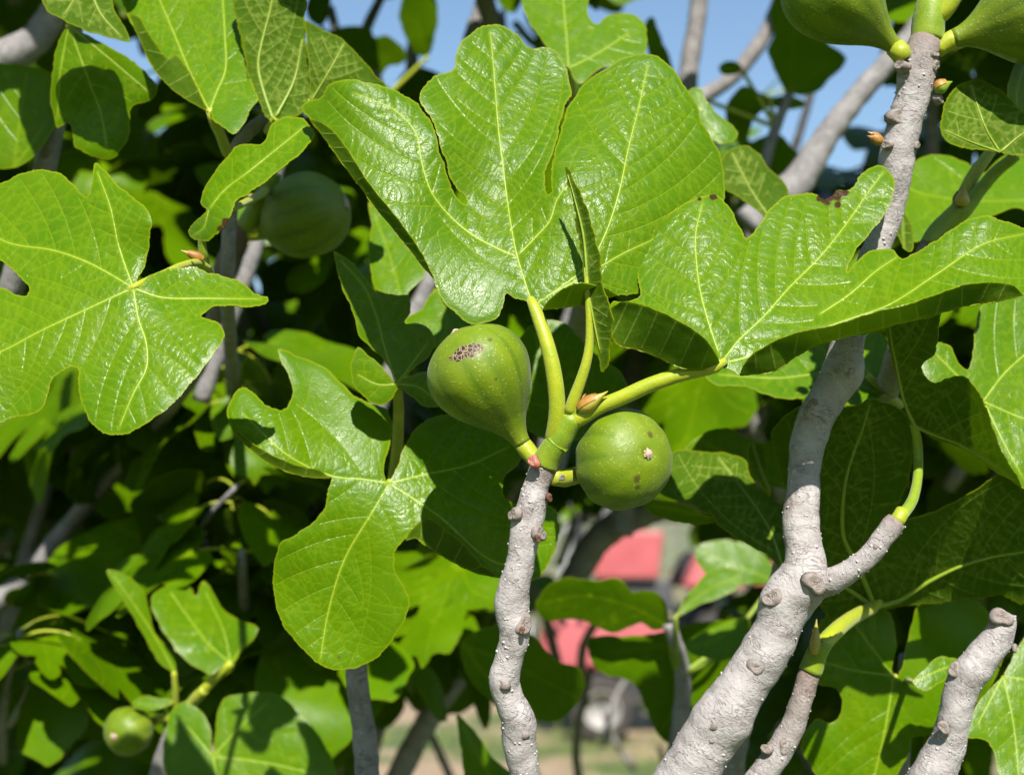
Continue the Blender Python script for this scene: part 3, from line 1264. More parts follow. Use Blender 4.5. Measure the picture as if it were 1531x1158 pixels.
# two fruits
F1b = P(781, 663, .603)
ax1 = (CR * -0.505 + CU * 0.845 + CF * -0.03).normalized()
L1_, R1_ = 0.0615, 0.0243
of1 = lambda x, y: on_fig(F1b, ax1, L1_, R1_, FIGP, x, y)
M['fig_scarred'] = fig_mat('fig_skin_scarred', (of1(694, 520), tuple((CR * .90 + CU * .30 + CF * -.15).normalized()), 0.0090, 0.0034),
                           [(of1(747, 567), .0010), (of1(735, 502), .0013), (of1(757, 590), .0006)])
fig(brA, F1b, ax1, L1_, R1_, M['fig_scarred'], 'olive green pear-shaped fig with a cracked brown scar', seed=2,
    stalk=[(803, 692, .601, 24), (795, 681, .602, 26), (785, 668, .603, 27), (778, 658, .603, 24)])
F2c = P(930, 687, .598)
ax2 = (CR * 0.47 + CU * 0.17 - CF * 0.865).normalized()
L2_, R2_ = 0.046, 0.0232
F2b = F2c - ax2 * 0.024
of2 = lambda x, y: on_fig(F2b, ax2, L2_, R2_, FIGR, x, y)
M['fig_scuffed'] = fig_mat('fig_skin_scuffed', None, [(of2(978, 646), .0019), (of2(957, 722), .0022), (of2(955, 733), .0016)])
px_, py_, pd_ = proj(np.array(F2b))
fig(brA, F2b, ax2, L2_, R2_, M['fig_scuffed'], 'round glossy green fig facing its pale eye outward', FIGR, seed=5,
    stalk=[(824, 712, .600, 26), (836, 714, .603, 27), (852, 713, .609, 26), (float(px_) + 3, float(py_), float(pd_) + .003, 26)], osc=0.08)

# the broad upright leaf
Lout = [(797, 458), (790, 452), (772, 446), (757, 438), (752, 456), (745, 475), (728, 481), (712, 485), (696, 480), (677, 465), (662, 450), (655, 433), (643, 408),
        (633, 400), (595, 352), (554, 301), (524, 261), (495, 221), (466, 182), (452, 160), (460, 151), (478, 146), (491, 128), (519, 119), (550, 123), (578, 131),
        (599, 140), (623, 153), (637, 173), (649, 193), (656, 221), (665, 249), (671, 272), (680, 288), (692, 304), (698, 305), (694, 292), (681, 278), (674, 268),
        (668, 247), (659, 220), (652, 193), (640, 171), (627, 150), (636, 128), (650, 114), (679, 101), (681, 83), (690, 64), (706, 48), (726, 37), (747, 39), (764, 45), (778, 57),
        (787, 67), (797, 73), (816, 71), (832, 78), (840, 90), (848, 104), (851, 121), (854, 138), (846, 155), (838, 187), (832, 209), (823, 237), (817, 254), (815, 276),
        (819, 291), (825, 289), (824, 265), (826, 240), (835, 210), (841, 188), (847, 163), (858, 147), (878, 121), (910, 100), (934, 86), (975, 81), (995, 93), (1012, 112),
        (1024, 129), (1041, 153), (1047, 178), (1062, 203), (1076, 228), (1081, 257), (1084, 290), (1075, 340), (1045, 390), (1003, 421), (957, 438), (925, 442), (905, 446), (875, 454), (843, 460), (812, 463)]
Lv = [[(797, 458), (778, 400), (770, 370), (763, 330), (757, 290), (751, 240), (745, 190), (741, 140), (737, 90), (733, 50)],
      [(773, 384), (745, 372), (705, 350), (670, 320), (644, 285), (630, 240), (622, 200), (590, 165), (530, 140)],
      [(797, 458), (770, 440), (700, 412), (640, 378), (600, 340), (573, 296), (545, 240), (525, 190), (505, 150)],
      [(774, 382), (800, 355), (822, 330), (832, 300), (845, 280)],
      [(800, 455), (840, 428), (880, 395), (905, 350), (925, 290), (940, 220), (955, 160), (968, 100)],
      [(812, 446), (870, 415), (930, 380), (990, 350), (1050, 300)],
      [(790, 452), (750, 440), (715, 452), (690, 468)]]
Lctrl = [(797, 458, 0), (757, 290, 30), (741, 140, 52), (733, 50, 66), (560, 230, 22), (460, 155, 40), (510, 130, 34), (600, 350, 8), (640, 400, 4), (712, 485, -3), (690, 300, 24), (660, 200, 30),
         (645, 175, 34), (830, 280, 22), (850, 130, 58), (900, 250, 27), (975, 90, 62), (1080, 260, 46), (1000, 400, 20), (920, 440, 6), (850, 455, 0), (880, 350, 11), (940, 200, 38)]
leafA1 = traced_leaf(brA, (797, 458), Lout, Lv, .598, (0, 0), Lctrl, grid=3.5, wav=1.2, sec=36, vw=.85,
                     flaps=[dict(crest=[(462, 178), (495, 221), (524, 261), (554, 301), (595, 352), (633, 400), (650, 420)],
                                 free=[(468, 174), (503, 201), (525, 232), (545, 265), (590, 322), (622, 365), (650, 418)], lift=9),
                            dict(crest=[(812, 463), (843, 461), (875, 455), (905, 447), (925, 442)], free=[(812, 460), (829, 442), (858, 424), (895, 428), (924, 439)], lift=22)],
                     petiole=[(826, 660, .597, 26), (830, 640, .594, 26), (833, 612, .592, 25), (831, 580, .591, 25), (826, 547, .591, 24), (816, 507, .593, 22), (806, 478, .596, 20), (798, 458, .598, 17), (793, 446, .600, 12)],
                     label='broad glossy upright leaf held above the two figs')

# narrow leaf seen on edge
traced_leaf(brA, (878, 435), [(877, 435), (872, 410), (867, 370), (860, 325), (853, 285), (845, 250), (852, 256), (866, 285), (878, 316), (889, 350), (896, 385), (899, 412), (905, 438), (911, 460), (916, 490), (912, 520), (907, 545), (900, 556), (895, 535), (887, 505), (881, 470)],
            [[(878, 435), (877, 400), (872, 350), (860, 300), (848, 258)], [(880, 440), (888, 480), (897, 525)]], .588, (0, 0),
            [(878, 435, 0), (874, 370, 2), (845, 250, 6), (890, 385, -4), (862, 290, 3), (914, 490, -9), (900, 555, -3), (893, 430, -5)], under=True, grid=3.6, wav=.4, sec=22, rough=1.1, vw=.7,
            petiole=[(853, 618, .592, 22), (857, 600, .590, 19), (866, 575, .589, 17), (876, 545, .588, 15), (881, 515, .588, 13), (881, 475, .588, 11), (878, 430, .588, 9), (876, 400, .589, 6)],
            label='narrow curled leaf standing edge-on between its neighbours')

# heart shaped leaf to the right with rolled lower margins
H = [(1080, 548), (1062, 552), (1047, 553), (1015, 548), (984, 535), (958, 524), (920, 513), (913, 494), (909, 470), (916, 452), (940, 450), (956, 440), (954, 415), (954, 386), (966, 357), (991, 328), (1020, 305), (1045, 295), (1070, 292), (1084, 301), (1097, 319), (1107, 344), (1116, 356), (1124, 350),
     (1136, 332), (1153, 311), (1174, 294), (1198, 289), (1219, 290), (1232, 299), (1244, 293), (1252, 283), (1265, 285), (1277, 276), (1286, 263), (1302, 251), (1319, 248), (1331, 255), (1338, 274), (1333, 298),
     (1319, 327), (1298, 352), (1281, 371), (1272, 390), (1268, 405), (1276, 396), (1294, 380), (1315, 372), (1335, 373), (1350, 386), (1368, 379), (1397, 360), (1431, 338), (1460, 324), (1480, 322), (1501, 331), (1527, 340), (1565, 362), (1590, 400), (1575, 425), (1527, 441), (1503, 449),
     (1451, 456), (1399, 471), (1347, 484), (1295, 498), (1243, 510), (1215, 519), (1187, 536), (1160, 554), (1132, 559), (1106, 561), (1094, 554)]
Hv = [[(1080, 540), (1105, 508), (1140, 475), (1180, 430), (1225, 385), (1265, 335), (1300, 285), (1320, 258)],
      [(1076, 530), (1062, 490), (1048, 440), (1042, 400), (1040, 350), (1050, 305)],
      [(1085, 542), (1130, 530), (1190, 505), (1260, 480), (1330, 455), (1400, 410), (1470, 365), (1530, 350)],
      [(1080, 545), (1040, 535), (990, 510), (930, 480)],
      [(1225, 470), (1270, 440), (1310, 405), (1340, 385)]]
Hc = [(1080, 548, 0), (1050, 480, 8), (1040, 350, 34), (960, 400, 30), (1000, 320, 42), (1070, 295, 46), (1116, 356, 36), (1200, 295, 52), (1180, 430, 22), (1315, 255, 60), (1330, 290, 52), (1270, 400, 28), (1340, 385, 30),
      (1300, 470, 8), (1440, 400, 18), (1480, 330, 30), (1560, 370, 30), (1520, 440, 6), (1347, 484, -4), (1187, 536, -2), (1106, 561, -2), (1015, 548, -4), (920, 513, 6), (915, 455, 18)]
traced_leaf(brA, (1080, 548), H, Hv, .582, (0, 0), Hc, grid=3.5, wav=1.0, sec=38, vw=.85,
            flaps=[dict(crest=[(1106, 560), (1132, 559), (1160, 554), (1187, 536), (1215, 519), (1243, 510), (1295, 498), (1347, 484), (1399, 471), (1451, 456), (1503, 449), (1530, 441)],
                        free=[(1106, 558), (1118, 536), (1139, 521), (1163, 507), (1194, 497), (1243, 487), (1295, 471), (1320, 463), (1356, 456), (1397, 441), (1439, 427), (1480, 422), (1505, 424), (1530, 434)], lift=26),
                   dict(crest=[(1079, 546), (1047, 553), (1015, 548), (984, 535), (958, 524), (920, 513), (911, 490), (912, 462)],
                        free=[(1076, 541), (1062, 516), (1040, 495), (1012, 478), (984, 465), (961, 456), (939, 451), (916, 452)], lift=26)],
            brown=[(1236, 298, 14), (1250, 290, 15), (1225, 296, 8), (1264, 288, 9), (1066, 294, 9), (1252, 306, 8), (1045, 298, 5)],
            petiole=[(850, 634, .593, 22), (866, 626, .591, 24), (890, 611, .590, 23), (930, 594, .588, 23), (970, 576, .586, 23), (1010, 562, .584, 22), (1045, 554, .583, 20), (1070, 549, .582, 16), (1086, 538, .581, 10)],
            label='shiny heart-shaped leaf with rolled lower edges and browned notch')

# ------------------------------------------------------------------ thick grey branch on the right
brB = thing('fig_branch', P(1000, 1260, 0.64), 'thick pale grey branch forking below a rolled leaf, two figs at its top', 'branch')
B_pts = [(985, 1240, .640, 100), (1032, 1152, .637, 88), (1062, 1100, .635, 82), (1085, 1062, .634, 80), (1120, 1012, .632, 72), (1152, 960, .631, 72), (1172, 917, .63, 68), (1190, 880, .63, 76), (1203, 850, .63, 66), (1201, 813, .632, 56),
         (1197, 774, .635, 54), (1201, 735, .638, 50), (1203, 697, .64, 48), (1209, 658, .642, 52), (1223, 619, .644, 54), (1241, 588, .646, 55), (1257, 556, .648, 55), (1265, 521, .65, 50), (1275, 480, .652, 50), (1290, 430, .654, 46),
         (1306, 380, .655, 40), (1322, 343, .655, 40), (1334, 300, .654, 42), (1340, 242, .652, 51), (1351, 190, .65, 51), (1366, 138, .648, 52), (1371, 104, .647, 54), (1380, 72, .646, 50), (1385, 58, .646, 46)]
nb = [(1190, 880, .615, .002), (1150, 895, .625, .004), (1224, 875, .618, .004), (1140, 990, .617, .002), (1058, 1075, .625, .003), (1110, 1090, .625, .003), (1216, 600, .63, .004), (1285, 560, .64, .003), (1350, 190, .635, .002), (1328, 220, .64, .002), (1355, 260, .64, .002), (1095, 1050, .62, .002)]
stem(brB, B_pts, M['bark'], 'stem', 0.04, 8, [(np.array(P(x, y, d)), g, .009) for x, y, d, g in nb], [(0, 0), (.93, 0), (.985, .35), (1, .7)], 30, 0.0018)
lenticels(brB, B_pts[1:], 320, 6, .0006)
T_pts = [(1200, 868, .628, 50), (1228, 872, .622, 44), (1255, 862, .616, 37), (1282, 845, .612, 33), (1305, 824, .61, 32), (1323, 800, .609, 31), (1334, 786, .609, 33), (1341, 778, .609, 30)]
stem(brB, T_pts, M['bark'], 'side_twig', 0.05, 12, [], [(0, 0), (.8, .05), (.95, .3), (1, .6)], 22, 0.0016)
lenticels(brB, T_pts, 60, 8)
stem(brB, [(1339, 781, .609, 25), (1344, 774, .609, 22), (1350, 764, .611, 21)], M['petiole'], 'shoot_tip', 0.02, 5, [], None, 16, 0.002, 0.0)
for i, (x, y, d, s, nx, ny) in enumerate([(1150, 893, .618, 26, -.6, .25), (1222, 872, .6095, 28, .1, .1), (1134, 992, .6175, 30, -.2, .15), (1134, 1006, .6185, 24, -.2, -.3), (1058, 1080, .620, 18, -.7, .2),
                                          (1067, 1100, .6195, 20, -.1, .0), (1352, 172, .6395, 30, .05, .1), (1376, 217, .644, 12, .8, -.1), (1322, 215, .641, 14, -.7, .1), (1213, 612, .6335, 26, -.4, .1), (1288, 556, .641, 18, .85, -.1),
                                          (1315, 822, .6045, 13, .3, -.5), (1060, 1130, .6215, 22, .4, .0)]):
    scar(brB, x, y, d, s, nx, ny, seed=i + 20)
for i, (x, y, d, s, nx, ny) in enumerate([(1345, 97, .638, 17, -.7, .3), (1398, 78, .640, 20, .6, .3), (1400, 98, .641, 16, .7, -.2), (1407, 148, .642, 13, .7, .0)]):
    scar(brB, x, y, d, s, nx, ny, kind='bud_scar', mat='scar', hgt=.7, seed=i + 40)
bud(brB, (1318, 212, .640), (1296, 203, .638), 17, 'budbrown', 'dried_bud')
bud(brB, (1316, 206, .640), (1297, 197, .639), 10, 'bud', 'bud')
bud(brB, (1398, 134, .641), (1424, 122, .640), 22, 'shoot', 'young_fig')
stem(brB, [(1385, 60, .646, 46), (1387, 45, .646, 48), (1390, 20, .646, 46), (1394, -10, .647, 40), (1398, -40, .648, 30)], M['shoot'], 'shoot_tip', 0.03, 5, [], [(0, .7), (.12, .2), (.4, 0), (1, 0)], 20, 0.002, 0.03)
stem(brB, [(1398, 30, .645, 24), (1412, 18, .642, 24), (1425, 0, .64, 23), (1440, -30, .638, 22)], M['petiole'], 'shoot_fork', 0.02, 6, [], None, 16, 0.002, 0.0)
fb = P(1340, 72, .645)
fig(brB, fb, (CR * -0.80 + CU * 0.62 - CF * 0.12), .068, .0240, M['fig'], 'green fig hanging beside the top of the thick branch', seed=11,
    stalk=[(1352, 90, .644, 26), (1346, 80, .644, 30), (1338, 70, .645, 30)], prof=FIGP)
fb = P(1425, 58, .643)
fig(brB, fb, (CR * 0.93 + CU * 0.28 - CF * 0.15), .070, .0275, M['fig'], 'green fig beside the pale shoot tip of the thick branch', seed=12,
    stalk=[(1400, 76, .645, 24), (1412, 66, .644, 26), (1428, 57, .643, 28)], prof=FIGP)

# folded leaf hanging on the right
traced_leaf(brB, (1368, 637), [(1364, 636), (1356, 618), (1347, 591), (1336, 550), (1328, 511), (1321, 480), (1330, 455), (1370, 445), (1404, 455), (1404, 480), (1402, 511), (1397, 530), (1383, 539), (1377, 553), (1386, 566), (1402, 572), (1416, 566), (1430, 563), (1446, 567),
                               (1463, 586), (1474, 608), (1482, 635), (1493, 663), (1510, 696), (1528, 729), (1512, 719), (1493, 708), (1466, 689), (1438, 670), (1424, 665), (1397, 656), (1375, 643)],
            [[(1368, 637), (1352, 600), (1341, 550), (1333, 510), (1327, 470)], [(1368, 637), (1398, 650), (1430, 662), (1470, 684), (1515, 718)]], .650, (0, 0),
            [(1368, 637, 0), (1336, 550, -20), (1325, 480, -34), (1404, 470, -46), (1402, 520, -36), (1390, 560, -26), (1446, 568, -34), (1480, 630, -24), (1528, 729, 4), (1438, 670, 10), (1410, 610, -8)],
            under=True, grid=3.5, sec=34, wav=1.0, vw=1.0,
            petiole=[(1347, 772, .611, 18), (1362, 752, .622, 16), (1371, 720, .645, 14), (1373, 690, .655, 14), (1371, 655, .655, 13), (1365, 632, .650, 11)], pmat='shoot',  # darker shoot colour paints the shade on this stalk
            label='leaf hanging folded with its ribbed underside outward')
traced_leaf(brB, (1470, 600), [(1470, 600), (1440, 590), (1405, 580), (1382, 560), (1378, 540), (1390, 520), (1402, 512), (1420, 518), (1436, 545), (1446, 552), (1454, 535), (1457, 500), (1460, 475), (1471, 453), (1510, 440), (1560, 430), (1610, 470), (1620, 560), (1600, 690), (1560, 740), (1528, 728), (1500, 690), (1485, 650), (1476, 615)],
            [[(1470, 600), (1500, 560), (1535, 528), (1590, 490)], [(1470, 600), (1530, 625), (1600, 640)], [(1474, 606), (1500, 660), (1530, 715)], [(1466, 596), (1430, 560), (1400, 530)]], .690, (0.1, .5),
            grid=6.0, sec=34, wav=2, label='bright leaf behind the folded one, half under a shadow')

# leaf at the upper right corner, underside towards us
traced_leaf(brB, (1495, 228), [(1495, 228), (1460, 224), (1430, 218), (1410, 205), (1406, 190), (1412, 160), (1424, 135), (1444, 121), (1468, 120), (1490, 132), (1510, 146), (1527, 165), (1570, 190), (1560, 235), (1527, 235)],
            [[(1495, 228), (1475, 195), (1462, 160), (1452, 128)], [(1495, 228), (1450, 212), (1415, 196)], [(1495, 228), (1530, 200), (1555, 190)]], .645, (0.1, .2), [(1495, 228, 0), (1406, 190, -8), (1450, 121, 8), (1570, 190, -10)],
            under=True, grid=3.8, sec=28, wav=2, label='small puckered leaf, underside out, beside a fig at the top')
traced_leaf(brB, (1525, 190), [(1525, 190), (1512, 168), (1506, 150), (1508, 120), (1520, 95), (1535, 80), (1560, 90), (1570, 140), (1555, 185)], [[(1525, 190), (1520, 140), (1534, 90)]], .66, (.8, 0), grid=7, sec=30, label='leaf edge-on beside the puckered leaf')

# shoot behind the rolled leaf (right)
brC2 = thing('fig_branch', P(1180, 900, 1.3), 'green jointed fig shoot with a pale bud rising behind the rolled leaf', 'branch')
stem(brC2, [(1180, 900, 1.3, 40), (1230, 760, 1.1, 40), (1310, 620, .82, 38), (1345, 520, .70, 36), (1362, 450, .70, 34), (1378, 392, .70, 31), (1392, 366, .70, 31)], M['bark'], 'stem', .04, 15, [], [(0, 0), (.93, .1), (1, .8)], 18, .003)
stem(brC2, [(1390, 368, .70, 32), (1402, 350, .70, 33), (1420, 330, .70, 33), (1440, 312, .699, 30), (1462, 288, .698, 20), (1490, 256, .696, 18), (1520, 232, .69, 17)], M['shoot'], 'shoot_tip', .03, 16, [], [(0, .5), (.1, .2), (.3, 0), (1, 0)], 16, .002, .03)
stem(brC2, [(1428, 322, .70, 24), (1440, 295, .702, 22), (1456, 262, .705, 20), (1482, 225, .708, 16)], M['petiole'], 'petiole', .02, 17, [], None, 14, .002, 0)
bud(brC2, (1436, 308, .692), (1441, 276, .690), 24, 'bud', 'bud')
traced_leaf(brC2, (1530, 300), [(1520, 310), (1470, 330), (1420, 345), (1370, 360), (1340, 350), (1345, 300), (1352, 262), (1370, 240), (1400, 232), (1440, 240), (1470, 260), (1490, 240), (1540, 220), (1600, 260), (1600, 330), (1560, 330)],
            [[(1530, 300), (1450, 300), (1380, 290), (1355, 280)], [(1530, 300), (1570, 270)]], .80, (0, .8), grid=8, sec=40, tubes=False, label='sunlit leaf behind the jointed green shoot')
traced_leaf(brC2, (1352, 372), [(1352, 372), (1342, 350), (1338, 325), (1348, 315), (1360, 330), (1367, 355), (1362, 376)], [[(1352, 372), (1350, 330)]], .665, (.5, .3), under=True, grid=3.6, sec=20, tubes=False)

# ------------------------------------------------------------------ lower right twig with the big underside leaf
brC = thing('fig_branch', P(1110, 1240, .66), 'slim twig with a bright green tip carrying a large leaf seen from below', 'branch')
C_pts = [(1095, 1230, .66, 48), (1135, 1165, .658, 42), (1160, 1130, .657, 40), (1185, 1085, .656, 36), (1200, 1040, .655, 33), (1209, 1010, .655, 32), (1212, 1002, .655, 30)]
stem(brC, C_pts, M['bark'], 'stem', .05, 21, [(np.array(P(1196, 1060, .645)), .002, .006), (np.array(P(1140, 1120, .645)), .003, .006)], [(0, 0), (.5, .1), (.85, .4), (1, .8)], 20, .0018)
lenticels(brC, C_pts, 70, 22)
scar(brC, 1203, 1048, .6485, 18, .1, .1, seed=61)
scar(brC, 1143, 1118, .650, 14, -.6, .4, seed=62)
scar(brC, 1176, 1118, .649, 18, .2, .0, seed=63)
stem(brC, [(1211, 1004, .655, 34), (1216, 990, .655, 34), (1222, 975, .654, 31), (1233, 958, .653, 27)], M['shoot'], 'shoot_tip', .03, 23, [], [(0, .6), (.25, .1), (.5, 0), (1, 0)], 18, .002, .04)
bud(brC, (1217, 978, .650), (1221, 925, .650), 17, 'bud', 'bud')
traced_leaf(brC, (1307, 907), [(1300, 910), (1270, 926), (1245, 928), (1228, 908), (1222, 880), (1212, 840), (1190, 780), (1176, 733), (1166, 704), (1157, 678), (1155, 645), (1163, 634), (1174, 621), (1196, 608), (1230, 607), (1264, 608), (1282, 605), (1303, 596), (1321, 601), (1342, 608), (1357, 624), (1365, 652), (1363, 699),
                               (1355, 725), (1342, 756), (1332, 775), (1324, 800), (1330, 806), (1340, 790), (1358, 775), (1375, 772), (1396, 766), (1416, 755), (1448, 739), (1468, 727), (1495, 708), (1516, 719), (1526, 731), (1552, 760), (1568, 830), (1550, 890), (1526, 902), (1510, 896), (1497, 888), (1479, 892), (1437, 897),
                               (1396, 901), (1354, 906), (1323, 910)],
            [[(1307, 907), (1293, 870), (1276, 834), (1262, 805), (1259, 780), (1264, 720), (1275, 680), (1290, 640), (1300, 605)], [(1307, 907), (1345, 896), (1390, 868), (1436, 846), (1480, 833), (1531, 825), (1560, 822)],
             [(1307, 907), (1268, 880), (1240, 862), (1215, 830)]], .735, (0, 0), [(1307, 907, 0), (1260, 780, -34), (1300, 600, -78), (1160, 650, -56), (1365, 660, -66), (1340, 800, -30), (1436, 846, -14), (1495, 708, -52), (1560, 830, -26), (1437, 897, 0), (1245, 925, 4), (1215, 860, -8)],
            under=True, grid=3.8, sec=34, wav=1.4, vw=1.4,
            petiole=[(1226, 968, .654, 26), (1240, 952, .662, 25), (1262, 932, .685, 23), (1285, 917, .712, 21), (1305, 907, .732, 18), (1316, 897, .735, 12)], pmat='petiole',
            label='large leaf seen from below with pale ladder-like veins')

# bare pruned branch in the lower right
brD = thing('fig_branch', P(1380, 1240, .65), 'bare pale grey branch stub with a pruned end', 'branch')
D_pts = [(1360, 1230, .652, 74), (1396, 1155, .650, 64), (1418, 1108, .648, 52), (1427, 1072, .646, 48), (1440, 1024, .644, 50), (1466, 986, .643, 50), (1490, 955, .642, 46), (1500, 932, .641, 38), (1503, 917, .641, 30)]
stem(brD, D_pts, M['bark'], 'stem', .045, 31, [(np.array(P(1447, 1000, .635)), .003, .007), (np.array(P(1416, 1080, .635)), .002, .008)], None, 26, .0018)
lenticels(brD, D_pts, 110, 32)
scar(brD, 1500, 921, .633, 26, -.1, .3, kind='pruning_cut', mat='scar', seed=70)
scar(brD, 1411, 1088, .635, 16, -.3, .1, seed=71)
scar(brD, 1424, 1000, .638, 18, -.6, .3, seed=72)
scar(brD, 1522, 968, .642, 10, .8, .1, seed=73)

# ------------------------------------------------------------------ left: the drooping lobed leaf
brE = thing('fig_branch', P(150, 735, 1.30), 'shaded brown twig with a dark fig and a drooping sunlit lobed leaf', 'branch')
E_pts = [(150, 735, 1.30, 17), (205, 670, 1.22, 18), (262, 600, 1.02, 20), (298, 545, 0.933, 22), (322, 470, 0.880, 25), (338, 395, 0.851, 33), (356, 358, 0.846, 30), (368, 338, 0.846, 28)]
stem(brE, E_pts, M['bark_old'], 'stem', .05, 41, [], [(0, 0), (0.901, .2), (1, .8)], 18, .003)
stem(brE, [(366, 342, 0.846, 30), (378, 322, 0.844, 30), (390, 300, 0.841, 28), (402, 280, 0.837, 24), (412, 258, 0.835, 18)], M['shoot'], 'shoot_tip', .03, 42, [], [(0, .8), (.2, .2), (.4, 0), (1, 0)], 16, .002, .04)
stem(brE, [(326, 450, 0.864, 16), (313, 410, .70, 15), (305, 385, .672, 14), (302, 360, .668, 12), (306, 335, .66, 9)], M['shoot'], 'side_shoot', .03, 43, [], None, 14, .002, .03)
bud(brE, (304, 388, .665), (270, 374, .662), 15, 'bud', 'bud')
bud(brE, (380, 304, 0.831), (366, 288, 0.827), 20, 'bud', 'bud')
fbE = P(390, 346, 0.848)
fig(brE, fbE, (CR * 0.93 + CU * 0.26 - CF * 0.26), .0636, .0267, M['fig'], 'dark shaded fig under the curled small leaf', seed=21,
    stalk=[(364, 350, 0.846, 22), (380, 349, 0.847, 24), (392, 345, 0.848, 26)], prof=FIGR, osc=.12)
L3o = [(197, 430), (204, 424), (207, 415), (216, 397), (221, 376), (226, 346), (226, 325), (214, 308), (194, 290), (173, 273), (152, 250), (143, 244), (138, 259), (135, 283), (131, 293), (121, 290), (107, 273), (86, 257), (62, 254), (28, 261), (0, 274), (-40, 290), (-65, 330), (-45, 372), (9, 393), (24, 409), (43, 431), (38, 443), (24, 441), (5, 431), (-50, 440), (-85, 480),
       (-95, 560), (-70, 620), (-30, 636), (9, 629), (31, 622), (52, 618), (66, 605), (73, 587), (78, 568), (90, 556), (104, 549), (117, 551), (116, 573), (119, 591), (128, 615), (138, 634), (152, 646), (176, 650), (200, 643), (228, 627), (256, 605), (276, 584), (297, 560), (314, 535), (330, 515), (337, 499), (328, 484), (311, 477), (300, 473), (308, 466), (321, 459), (346, 457), (380, 458), (399, 453), (401, 444), (380, 439), (366, 425), (346, 416), (325, 409), (311, 408), (294, 400), (270, 400), (242, 404), (221, 415), (209, 428)]
traced_leaf(brE, (199, 430), L3o, [[(199, 430), (207, 477), (218, 511), (219, 549), (200, 587), (178, 640)], [(199, 430), (130, 462), (60, 495), (9, 522), (-70, 556)], [(199, 430), (135, 394), (83, 375), (10, 362), (-40, 330)], [(199, 430), (178, 370), (165, 310), (146, 258)], [(199, 430), (240, 444), (310, 446), (390, 447)]],
            .592, (0, 0), [(199, 430, 0), (219, 549, -18), (178, 645, -30), (330, 500, -8), (120, 560, -18), (60, 495, -8), (-80, 560, -14), (31, 620, -22), (60, 260, 40), (143, 250, 34), (178, 370, 10), (222, 330, 8), (10, 362, 24), (-50, 340, 34), (260, 402, 12), (390, 447, 16), (300, 430, 10)],
            grid=3.5, wav=1.3, sec=36, vw=.9,
            flaps=[dict(crest=[(205, 421), (216, 397), (221, 376), (226, 346), (225, 325)], free=[(203, 419), (193, 400), (179, 375), (178, 345), (222, 322)], lift=3)] if False else [],
            petiole=[(312, 402, .675, 12), (297, 394, .665, 13), (275, 397, .645, 13), (245, 410, .618, 13), (220, 420, .602, 12), (203, 428, .593, 11), (190, 434, .592, 7)],
            label='broad sunlit lobed leaf drooping at the side')
traced_leaf(brE, (312, 312), [(309, 315), (300, 304), (301, 291), (312, 271), (327, 250), (343, 229), (358, 216), (390, 216), (400, 201), (404, 186), (413, 180), (429, 175), (447, 176), (459, 183), (471, 199), (459, 219), (428, 247), (395, 273), (371, 289), (356, 299), (348, 315), (338, 335), (322, 351), (312, 360), (294, 359), (285, 356), (282, 348), (288, 335), (299, 325)],
            [[(312, 314), (335, 285), (370, 258), (415, 222), (455, 190)], [(312, 314), (305, 340), (290, 352)]], .632, (0, 0), [(312, 312, 0), (370, 250, 6), (465, 195, 14), (340, 230, 20), (380, 285, -4), (320, 350, -6), (285, 350, 6), (430, 178, 22)], grid=3.6, sec=26, wav=1.2, vw=.9,
            brown=[(338, 333, 12), (330, 342, 7)], petiole=[(400, 284, .837, 12), (372, 300, .72, 11), (340, 312, .645, 10), (316, 314, .633, 8)], label='small curled leaf with a dry brown edge beside the dark fig')

# ------------------------------------------------------------------ leaf below the figs, half in shadow
brG = thing('fig_branch', P(548, 1260, .74), 'thin dark grey stem with lobed leaves shaded by the broad upright leaf', 'branch')
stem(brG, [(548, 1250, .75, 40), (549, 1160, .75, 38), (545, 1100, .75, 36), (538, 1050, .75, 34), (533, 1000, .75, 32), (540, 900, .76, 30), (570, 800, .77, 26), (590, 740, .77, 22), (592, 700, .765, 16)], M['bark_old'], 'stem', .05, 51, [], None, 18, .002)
L4o = [(580, 722), (574, 706), (582, 668), (586, 634), (580, 614), (563, 604), (548, 601), (530, 592), (512, 573), (489, 552), (451, 534), (416, 521), (422, 541), (434, 569), (436, 592), (430, 608), (418, 613), (400, 606), (377, 585), (363, 579), (349, 592), (339, 611), (343, 636), (367, 664), (395, 688), (423, 702), (456, 713), (496, 714), (491, 730), (486, 755), (470, 778), (442, 799), (419, 811), (410, 848), (409, 886), (419, 923), (442, 960), (470, 986), (489, 998), (517, 1001), (540, 995), (573, 974), (596, 942), (612, 904), (610, 886), (598, 867), (589, 848), (591, 825), (605, 807), (619, 803),
       (638, 816), (666, 834), (703, 853), (736, 862), (770, 866), (801, 865), (820, 844), (831, 816), (836, 783), (832, 764), (822, 755), (795, 758), (764, 750), (752, 735), (754, 713), (773, 694), (790, 670), (770, 645), (725, 626), (684, 620), (656, 620), (628, 634), (614, 652), (600, 676), (591, 704)]
